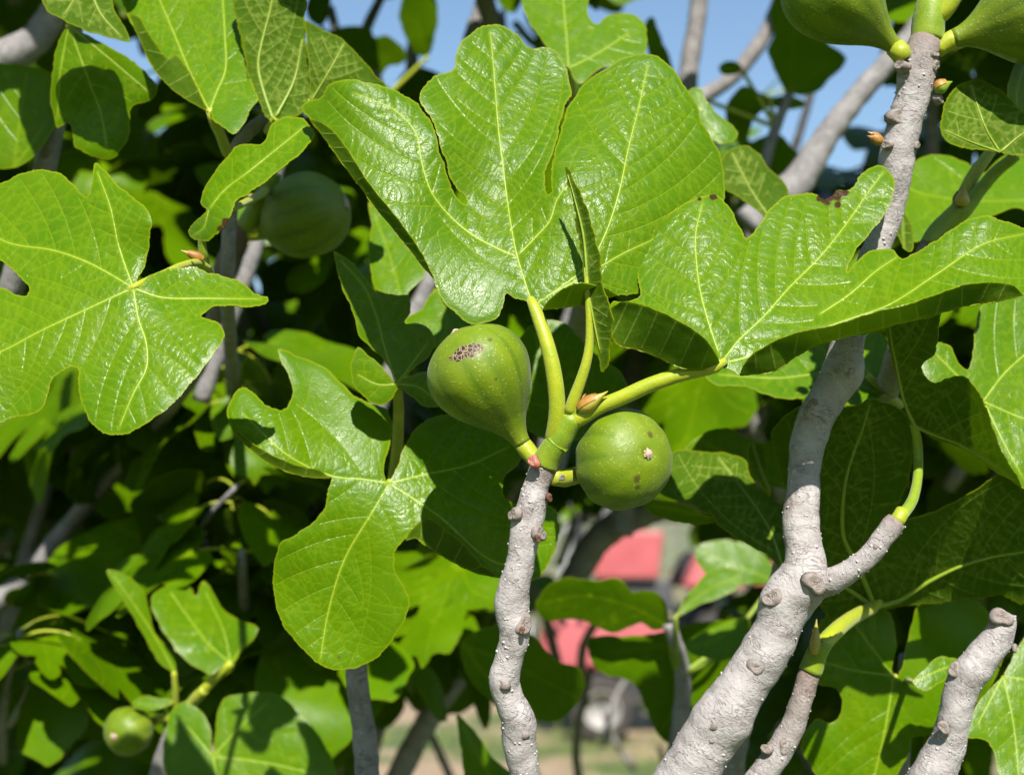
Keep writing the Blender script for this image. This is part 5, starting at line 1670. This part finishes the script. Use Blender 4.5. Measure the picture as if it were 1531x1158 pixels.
# deeper layer: smaller, further leaves close the gaps
for j, y in enumerate((230, 330, 430, 530, 620, 700, 780, 860, 940, 1030)):
    for i in range(9):
        x = -60 + i * 200 + (100 if j % 2 else 0) + rr.uniform(-60, 60)
        bg_shoot(x, y + rr.uniform(-40, 40), rr.uniform(2.3, 3.9), 7, 1200 + j * 9 + i, (rr.uniform(-.12, .12), rr.uniform(-.25, .1)), rr.uniform(.16, .30), 'far ' + near(x, y)[13:], 'far leafy shoots deep in the tree')
# the crown goes on above the picture and shades what lies behind
GC = 'leafy shoots of the crown overhead'
LC = 'leafy shoot of the unseen crown above the figs, shading what lies behind'
for k in range(26):
    x = rr.uniform(-.85, .85)
    d = rr.uniform(1.0, 2.0)
    h = rr.uniform(.23, .60) * d + .10
    bg_shoot(765 + x / d / KW * 1531, 579 - h / d / KW * 1531, d, 9, 700 + k, (rr.uniform(-.15, .15), rr.uniform(-.3, -.05)), rr.uniform(-.02, .10), LC, GC)

for k, (x, y, d, az) in enumerate([(-110, -190, .76, 0.3), (-90, -150, .78, 4.6)]):  # unseen shoots added to shade the hanging dark leaf
    t_ = P(x, y, d)
    b_ = thing('fig_branch', t_ + Vector((-.03, .10, .10)), LC, 'branch', GC)
    cc_ = catmull(np.array([(*b_.location, .006), (*t_, .004)]), .02)
    link('stem', tube('stem', cc_[:, :3], cc_[:, 3], M['bark_old'], b_.location, 10, .05, k), b_, b_.location)
    for j in range(3):
        bg_leaf(b_, t_, az + j * 1.1, .35, .75, rr)

# grey branches further back
GG = 'grey branches further back'
for k, (pts, lab) in enumerate([
    ([(-60, 930, 1.30, 36), (20, 880, 1.30, 31), (90, 800, 1.3, 27), (150, 730, 1.3, 24), (200, 680, 1.3, 21), (240, 610, 1.3, 25), (265, 500, 1.32, 20)], 'thick shaded grey branch slanting up behind the drooping lobed leaf'),
    ([(10, 960, 1.6, 40), (50, 830, 1.6, 36), (90, 720, 1.6, 34), (130, 640, 1.6, 30), (150, 540, 1.6, 26)], 'straight shaded branch beside the thick slanting one'),
    ([(-30, 860, 1.9, 30), (30, 770, 1.9, 28), (75, 700, 1.9, 26), (110, 610, 1.9, 22)], 'narrow grey branch low behind the drooping lobed leaf'),
    ([(120, 1010, 2.0, 22), (170, 900, 2.0, 22), (200, 800, 2.0, 20), (245, 720, 2.0, 18), (300, 640, 2.0, 14)], 'spindly grey stem behind the thin lit branch'),
    ([(430, 1040, 1.8, 24), (440, 900, 1.8, 20), (400, 780, 1.8, 18), (410, 660, 1.8, 14)], 'slim grey stem behind the lower lobe of the five-lobed leaf'),
    ([(225, 960, 1.25, 30), (250, 870, 1.25, 26), (285, 790, 1.25, 24), (310, 720, 1.25, 24), (345, 670, 1.25, 20), (370, 560, 1.25, 18)], 'thin grey branch lit near its top beside the five-lobed leaf'),
    ([(1120, 340, 1.15, 58), (1190, 275, 1.15, 50), (1235, 205, 1.15, 38), (1290, 135, 1.15, 33), (1335, 85, 1.15, 31), (1400, 0, 1.15, 28), (1450, -80, 1.15, 30)], 'dark slanting branch with a sunlit foot behind the browned leaf'),
    ([(1050, -60, 1.4, 28), (1042, 30, 1.4, 27), (1032, 90, 1.4, 29), (1022, 170, 1.4, 31), (1000, 320, 1.4, 40), (985, 520, 1.4, 42)], 'upright dark branch against the sky'),
    ([(1180, -40, 1.5, 24), (1150, 40, 1.5, 22), (1125, 80, 1.5, 24), (1090, 120, 1.5, 22), (1050, 145, 1.5, 24), (1022, 165, 1.45, 22)], 'thin dark twig crossing the sky'),
    ([(-60, 105, 1.1, 60), (10, 85, 1.1, 52), (50, 62, 1.1, 46), (80, 20, 1.1, 40), (110, -50, 1.1, 32)], 'pale grey branch in front of the sky by the hanging dark leaf'),
    ([(300, 600, 1.0, 26), (350, 460, 1.0, 26), (372, 400, 1.0, 24), (392, 340, 1.0, 20), (420, 240, 1.0, 16)], 'sunlit grey twig under the dark fig'),
    ([(560, 620, 1.1, 30), (615, 480, 1.1, 26), (640, 425, 1.1, 24), (660, 360, 1.1, 20)], 'pale twig behind the scarred fig and the bright leaf'),
    ([(820, 720, 1.2, 46), (845, 540, 1.2, 44), (860, 480, 1.2, 42), (880, 380, 1.2, 36)], 'pale thick branch between the yellow leaf stalks'),
    ([(560, 1240, 1.4, 40), (610, 1130, 1.4, 36), (640, 1075, 1.4, 34), (662, 1045, 1.4, 28), (700, 1000, 1.4, 22), (760, 900, 1.4, 18)], 'whitish sunlit branch above the bare ground'),
    ([(628, 260, 1.6, 26), (616, 110, 1.6, 20), (618, 60, 1.6, 18), (626, 10, 1.6, 16), (622, -50, 1.6, 14)], 'slender dark twig in the blue gap beside the broad leaf'),
    ([(690, 180, 1.3, 36), (712, 50, 1.3, 34), (722, 15, 1.3, 30), (735, -50, 1.3, 24)], 'pale upright branch behind the top of the broad leaf'),
    ([(1060, 690, 1.5, 24), (1090, 650, 1.5, 22), (1125, 648, 1.5, 20), (1138, 620, 1.5, 18), (1146, 560, 1.5, 14)], 'crooked sunlit twig below the flat bright leaf'),
    ([(930, 800, 1.35, 36), (935, 640, 1.35, 32), (950, 540, 1.35, 30), (965, 440, 1.35, 26)], 'shaded upright branch above the round fig'),
    ([(840, 900, 1.5, 40), (900, 800, 1.5, 44), (985, 760, 1.5, 40), (1080, 740, 1.5, 34), (1180, 690, 1.5, 28)], 'dark branch crossing above the red tractor'),
]):
    br = thing('fig_branch', P(*pts[0][:3]), lab, 'branch', GG)
    stem(br, pts, M['bark_old'], 'stem', .06, 800 + k, [], None, 16, .006, .03)
# silhouetted leaves in the blue gaps
for k, (x, y, d, n) in enumerate([(545, 75, 1.5, 0), (600, 30, 1.7, 0)]):
    pass
brK = thing('fig_branch', P(560, 200, 1.4), 'dark twig with three leaves silhouetted in the blue gap', 'branch')
stem(brK, [(600, 330, 1.42, 20), (585, 220, 1.41, 18), (570, 140, 1.4, 14), (560, 90, 1.4, 10)], M['bark_old'], 'stem', .05, 840, [], None, 10, .006)
for ol, vv, b in [
    ([(565, 120), (545, 122), (515, 105), (490, 75), (488, 48), (520, 40), (552, 42), (560, 55), (575, 52), (600, 70), (610, 85), (600, 96), (580, 100)], [[(565, 120), (540, 80), (510, 50)]], (565, 120)),
    ([(640, 85), (622, 80), (605, 50), (596, 20), (606, -10), (640, -20), (655, 10), (650, 50)], [[(640, 85), (622, 30)]], (640, 85)),
    ([(480, 40), (462, 30), (458, 10), (470, -20), (490, -10), (492, 20)], [[(480, 40), (475, 0)]], (480, 40))]:
    traced_leaf(brK, b, ol, vv, 1.4, (0, -.4), grid=9, sec=34, wav=3, tubes=False, tert=False, petiole=[(572, 150, 1.4, 8), ((572 + b[0]) / 2, (150 + b[1]) / 2, 1.4, 7), (b[0], b[1], 1.4, 6)])
brL = thing('fig_branch', P(1150, 250, 1.3), 'dark twig with big leaves in shade against the sky near the slanting branch', 'branch')
stem(brL, [(1120, 420, 1.32, 26), (1130, 300, 1.31, 22), (1150, 220, 1.3, 18), (1180, 140, 1.3, 14)], M['bark_old'], 'stem', .05, 841, [], None, 10, .006)
for ol, vv, b in [
    ([(1180, 140), (1160, 110), (1148, 75), (1158, 50), (1150, 15), (1190, -30), (1215, 0), (1222, 40), (1235, 62), (1265, 90), (1240, 120), (1215, 140)], [[(1180, 140), (1185, 80), (1190, 0)], [(1180, 140), (1240, 95)]], (1180, 140)),
    ([(1150, 145), (1175, 142), (1205, 155), (1180, 165), (1150, 160), (1130, 175), (1120, 210), (1160, 200), (1190, 225), (1215, 255), (1180, 262), (1130, 250), (1095, 200), (1085, 160), (1110, 130)], [[(1150, 145), (1110, 180), (1180, 240)]], (1150, 145)),
    ([(985, 110), (970, 80), (962, 40), (975, 25), (985, 50), (1000, 80), (1006, 112), (995, 130)], [[(990, 125), (978, 50)]], (990, 125)),
    ([(1075, 100), (1085, 92), (1105, 94), (1112, 103), (1100, 112), (1082, 112)], [[(1110, 106), (1080, 102)]], (1110, 106))]:
    traced_leaf(brL, b, ol, vv, 1.3, (0, -.5), grid=9, sec=34, wav=3, tubes=False, tert=False, petiole=[(1160, 190, 1.3, 8), ((1160 + b[0]) / 2, (190 + b[1]) / 2, 1.3, 7), (b[0], b[1], 1.3, 6)])

# ------------------------------------------------------------------ ground, far things
m, nt, out = newmat('dry_soil_and_grass')
q = NT(nt)
tc = q.n('ShaderNodeTexCoord').outputs['Object']
sep = q.n('ShaderNodeSeparateXYZ')
q.set(sep.inputs[0], tc)
gf = q.math('ADD', q.noise(tc, .55, 4, .6), q.ramp(sep.outputs[1], (6.5, 9.0, .4, 0)))  # grass added on the unseen near ground to cut bounced light
gf = q.ramp(gf, (.46, .56, 0, 1))
soil = q.mix(q.ramp(q.noise(tc, 3, 5, .65), (.3, .7, 0, 1)), rgba((.34, .235, .135)), rgba((.46, .335, .21)))
soil = q.mix(q.ramp(q.noise(tc, 30, 3), (.55, .75, 0, .6)), soil, rgba((.20, .15, .09)))
grs = q.mix(q.noise(tc, 9, 3), rgba((.05, .10, .012)), rgba((.13, .17, .03)))
bs = q.n('ShaderNodeBsdfPrincipled')
q.set(bs.inputs['Base Color'], q.mix(gf, soil, grs))
bs.inputs['Roughness'].default_value = .95
q.set(bs.inputs['Normal'], q.bump(q.noise(tc, 14, 5), .6, .05))
nt.links.new(bs.outputs[0], out.inputs[0])
M['soil'] = m
gN = 60
xs = np.sign(np.linspace(-1, 1, gN)) * np.abs(np.linspace(-1, 1, gN)) ** 3 * 900
GV = np.array([(x, y + 300 * 0, 0.04 * math.sin(x * .7) * math.cos(y * .5) if abs(x) < 60 and abs(y) < 60 else 0) for y in xs for x in xs])
GF = [(j * gN + i, j * gN + i + 1, (j + 1) * gN + i + 1, (j + 1) * gN + i) for j in range(gN - 1) for i in range(gN - 1)]
props(link('ground', mesh_from('ground', GV, GF, [M['soil']])), kind='structure')

# grass and weeds round the vehicle and under the trees
M['grass'] = simple_mat('grass_blades', (.11, .19, .03), (.30, .32, .08), 2.0, .6, .3)
r = random.Random(5)
V, F = [], []
for _ in range(9000):
    y = r.uniform(6, 18)
    x = r.uniform(-.6, .6) * y
    if math.sin(x * 1.3 + 1) + math.sin(y * 1.7 + x * .6) + r.uniform(-.8, .8) < .25:
        continue
    h = r.uniform(.05, .2)
    a = r.uniform(0, 6.28)
    w = .006
    dx, dy = math.cos(a) * w, math.sin(a) * w
    bx, by = r.uniform(-.08, .08), r.uniform(-.08, .08)
    b = len(V)
    V += [(x - dx, y - dy, -.05), (x + dx, y + dy, -.05), (x + bx * .4 + dx * .7, y + by * .4 + dy * .7, h * .6), (x + bx * .4 - dx * .7, y + by * .4 - dy * .7, h * .6), (x + bx, y + by, h)]
    F += [(b, b + 1, b + 2, b + 3), (b + 3, b + 2, b + 4)]
gr = link('grass', mesh_from('grass', V, F, [M['grass']]))
props(gr, 'patchy green and dry grass on the bare soil', 'grass', None, 'stuff')

# hills on the horizon
M['hill'] = simple_mat('hill_scrub', (.10, .13, .08), (.20, .19, .14), .02, .95, .1)
V, F = [], []
n = 120
for i in range(n):
    x = -1500 + 3000 * i / (n - 1)
    h = 70 + 45 * math.sin(x * .004 + 1) + 25 * math.sin(x * .011) + 8 * math.sin(x * .05)
    V += [(x, 1300, -5), (x, 1500, h * .6), (x, 1750, h), (x, 2100, -5)]
for i in range(n - 1):
    for k in range(3):
        a = i * 4 + k
        F.append((a, a + 4, a + 5, a + 1))
props(link('hills', mesh_from('hills', V, F, [M['hill']])), kind='structure')

# olive trees; those behind and beside the camera are unseen, added to cut skylight
M['olive'] = simple_mat('olive_leaves', (.13, .17, .07), (.30, .33, .19), 3.0, .6, .3)
M['trunk'] = simple_mat('olive_trunk', (.16, .13, .10), (.28, .24, .20), 6, .9, .2, .8, 20, bdist=.02)
for k, (x, y, h, w) in enumerate([(-8.2, 19, 4.6, 2.3), (-5.0, 17.5, 4.1, 2.0), (-1.8, 20, 4.8, 2.3), (1.6, 22, 4.6, 2.4), (4.9, 19, 4.4, 2.2), (8.4, 20, 4.8, 2.4), (-6.5, -6.5, 4.6, 2.3), (-2.4, -7.2, 4.9, 2.4), (2.0, -6.8, 4.6, 2.3), (6.3, -7.0, 4.8, 2.4), (-9.0, 2.0, 4.6, 2.3), (9.5, 3.0, 4.7, 2.3)]):
    r = random.Random(900 + k)
    t = thing('olive_tree', (x, y, 0), 'silvery green olive tree of the rows round the bare ground, some added out of view', 'tree', 'olive trees in a row')
    c = catmull(np.array([(x, y, -.1, .22), (x + .1, y, .7, .17), (x - .05, y, 1.4, .13), (x + .1, y, h * .6, .06)]), .15)
    link('trunk', tube('trunk', c[:, :3], c[:, 3], M['trunk'], (x, y, 0), 10, .1, k), t, (x, y, 0))
    V, F = [], []
    cl = []
    for _ in range(34):
        a, b = r.uniform(0, 6.28), r.uniform(-.75, 1)
        s = math.sqrt(max(0, 1 - b * b)) * r.uniform(.5, 1)
        cl.append((math.cos(a) * s * w * .85, math.sin(a) * s * w * .85, h * .60 + b * h * .34, r.uniform(.35, .65)))
    for (cx, cy, cz, cr) in cl:
        for _ in range(110):
            d = Vector((r.gauss(0, 1), r.gauss(0, 1), r.gauss(0, 1))).normalized() * cr * r.random() ** .4
            u = Vector((r.gauss(0, 1), r.gauss(0, 1), r.gauss(0, .6))).normalized()
            v = u.orthogonal().normalized()
            L, wd = r.uniform(.05, .09), r.uniform(.012, .02)
            p = Vector((cx, cy, cz)) + d
            b = len(V)
            V += [p - u * L, p + v * wd, p + u * L, p - v * wd]
            F.append((b, b + 1, b + 2, b + 3))
    link('crown', mesh_from('crown', V, F, [M['olive']], None, False), t, (x, y, 0))

# ------------------------------------------------------------------ red tractor
M['red'] = simple_mat('red_paint', (.42, .075, .085), (.52, .115, .12), 4, .5, .4, .1, 60)
M['dark'] = simple_mat('black_frame', (.02, .022, .025), (.05, .05, .055), 5, .5, .4)
M['tyre'] = simple_mat('tyre_rubber', (.035, .033, .030), (.085, .075, .065), 9, .9, .2, .6, 60, bdist=.01)
M['rim'] = simple_mat('grey_rim', (.40, .37, .33), (.52, .49, .45), 8, .5, .5)
M['steel'] = simple_mat('bare_steel', (.42, .42, .42), (.55, .54, .52), 6, .4, .6)
M['glass'] = simple_mat('lamp_glass', (.6, .6, .58), (.7, .7, .68), 5, .1, .6)
TY = 12.2
SX = .8 * 12.4 / 1531


def tx(px):
    return (px - 765.5) * SX


def tz(py):
    return (1097 - py) * SX


TL = Vector((tx(960), TY + .6, 0))
trac = thing('red_tractor', TL, 'red tractor with grey wheel rims parked on the bare ground behind the leaves', 'tractor')


def tpart(name, boxes, mat, parent=trac, bev=.02):
    bm = bmesh.new()
    for (x0, x1, y0, y1, z0, z1, tp) in boxes:
        v = []
        for z, ins in ((z0, 0.0), (z1, tp)):
            dx, dy = (x1 - x0) * ins, (y1 - y0) * ins
            v += [bm.verts.new(Vector(p) - TL) for p in ((x0 + dx, y0 + dy, z), (x1 - dx, y0 + dy, z), (x1 - dx, y1 - dy, z), (x0 + dx, y1 - dy, z))]
        for f in ((3, 2, 1, 0), (4, 5, 6, 7), (0, 1, 5, 4), (1, 2, 6, 5), (2, 3, 7, 6), (3, 0, 4, 7)):
            bm.faces.new([v[i] for i in f])
    if bev:
        bmesh.ops.bevel(bm, geom=bm.edges[:], offset=bev, segments=2, affect='EDGES', profile=.5)
    me = bpy.data.meshes.new(name)
    bm.to_mesh(me)
    bm.free()
    me.materials.append(M[mat])
    return link(name, me, parent, TL)


y0, y1 = TY + .15, TY + 1.05
tpart('bonnet', [(tx(802), tx(1010), y0 + .1, y1 - .1, tz(1000), tz(918), .06)], 'red', bev=.06)
tpart('grille', [(tx(795), tx(803), y0 + .18, y1 - .18, tz(995), tz(930), .0)], 'dark')
for yy in (y0 + .2, y1 - .32):
    tpart('headlight', [(tx(790), tx(796), yy, yy + .12, tz(950), tz(932), .1)], 'glass', bev=.01)
tpart('chassis', [(tx(815), tx(1120), y0 + .25, y1 - .25, tz(1045), tz(1001), .0)], 'dark')
tpart('front_axle', [(tx(880), tx(905), y0 - .12, y1 + .12, tz(1060), tz(1038), .0)], 'dark')
tpart('fender', [(tx(1012), tx(1195), y0 - .25, y0 + .08, tz(880), tz(828), .12)], 'red', bev=.05)
tpart('fender', [(tx(1012), tx(1195), y1 - .08, y1 + .25, tz(880), tz(828), .12)], 'red', bev=.05)
tpart('cab_panel', [(tx(889), tx(982), y0 + .04, y0 + .14, tz(866), tz(796), -.10)], 'red', bev=.03)
tpart('dashboard', [(tx(870), tx(1010), y0 + .15, y1 - .15, tz(917), tz(868), .05)], 'dark')
tpart('seat', [(tx(1040), tx(1100), y0 + .2, y1 - .2, tz(905), tz(880), .0), (tx(1092), tx(1112), y0 + .2, y1 - .2, tz(880), tz(800), .05)], 'dark', bev=.03)
tpart('gearbox', [(tx(1010), tx(1150), y0 + .2, y1 - .2, tz(1000), tz(906), .05)], 'dark')
for (xx, yy) in ((862, y0), (1150, y0), (862, y1 - .06), (1150, y1 - .06)):
    tpart('cab_post', [(tx(xx), tx(xx) + .07, yy, yy + .07, tz(917), tz(778), .0)], 'dark', bev=.01)
tpart('cab_roof', [(tx(845), tx(1165), y0 - .08, y1 + .08, tz(778), tz(764), .03)], 'dark', bev=.03)
ex = catmull(np.array([(tx(842), y0 + .05, tz(920), .05), (tx(842), y0 + .05, tz(860), .05), (tx(848), y0 + .05, tz(800), .045), (tx(838), y0 + .02, tz(785), .04)]), .05)
link('exhaust', tube('exhaust', ex[:, :3], ex[:, 3], M['steel'], TL, 12), trac, TL)


def wheel(cx, cy, cz, Rw, wd, name='wheel'):
    pr = [(-.5, .62), (-.5, .80), (-.46, .93), (-.30, .99), (0, 1.0), (.30, .99), (.46, .93), (.5, .80), (.5, .62), (.30, .60), (-.30, .60), (-.5, .62)]
    V, F, A, T = lathe([(t * wd, p * Rw) for t, p in pr], 40, Vector((cx, cy, cz)), (0, 1, 0))
    F = F[:-2]
    rad = np.hypot(V[:, 0] - cx, V[:, 2] - cz)
    lug = (np.sin(A * 20) > 0) & (rad > .9 * Rw)
    V[lug] = np.array([cx, 0, cz]) * 1.0 * np.array([1, 0, 1]) + (V[lug] - np.array([cx, 0, cz])) * np.array([1.05, 1, 1.05])
    w = link(name, mesh_from('tyre', V - np.array(TL), F, [M['tyre']], None, True), trac, TL)
    pr = [(-.42, .61), (-.47, .56), (-.30, .50), (-.20, .40), (-.22, .25), (-.34, .20), (-.36, .10), (-.36, .01)]
    V, F, A, T = lathe([(t * wd, p * Rw) for t, p in pr], 32, Vector((cx, cy, cz)), (0, 1, 0))
    link('rim', mesh_from('rim', V - np.array(TL), F, [M['rim']], None, True), w, TL)
    V, F, A, T = lathe([(-.37 * wd, .14 * Rw), (-.44 * wd, .13 * Rw), (-.5 * wd, .06 * Rw), (-.5 * wd, .01 * Rw)], 16, Vector((cx, cy, cz)), (0, 1, 0))
    link('hub', mesh_from('hub', V - np.array(TL), F, [M['steel']], None, True), w, TL)


wheel(tx(893), y0 - .2, .305, .30, .24)
wheel(tx(893), y1 + .2, .305, .30, .24)
wheel(tx(1100), y0 - .08, .64, .62, .36)
wheel(tx(1100), y1 + .08, .64, .62, .36)
swc = Vector((tx(1022), TY + .6, tz(852)))
a = np.linspace(0, 2 * math.pi, 25)
ring = np.array([np.array(swc) + .2 * (math.cos(t) * np.array([.5, 0, .86]) + math.sin(t) * np.array([0, 1, 0])) for t in a])
link('steering_wheel', tube('steering_wheel', ring, np.full(25, .018), M['dark'], TL, 8), trac, TL)

# ------------------------------------------------------------------ pale stones on the ground
M['stone'] = simple_mat('limestone', (.42, .39, .35), (.60, .57, .52), 8, .9, .2, .8, 20, bdist=.03)
for k, (px, py, s, lab) in enumerate([(130, 1116, .10, 'rounded pale stone left of the small lime fig'), (75, 1140, .16, 'flat pale stone at the bottom corner of the gap'), (640, 1098, .07, 'small pale stone on the bare soil'), (205, 1130, .06, 'little stone under the small lime fig')]):
    dy = (py - 848) / 1531 * KW
    D = CAMZ / dy * .995
    p = P(px, py, D)
    r = random.Random(60 + k)
    bm = bmesh.new()
    bmesh.ops.create_icosphere(bm, subdivisions=3, radius=s)
    for v in bm.verts:
        nz = 1 + .14 * math.sin(v.co.x * 17 / s * .1 + k) + .1 * math.sin(v.co.y * 31 / s * .1) + .08 * math.sin(v.co.z * 43 / s * .1 + 2)
        v.co = Vector((v.co.x * nz * 1.2, v.co.y * nz, v.co.z * nz * .7))
    me = bpy.data.meshes.new('stone')
    bm.to_mesh(me)
    bm.free()
    me.materials.append(M['stone'])
    for pl in me.polygons:
        pl.use_smooth = True
    props(link('stone', me, None, (p.x, p.y, s * .35)), lab, 'stone', 'pale stones on the soil')
print('background leaves', nleaf[0])
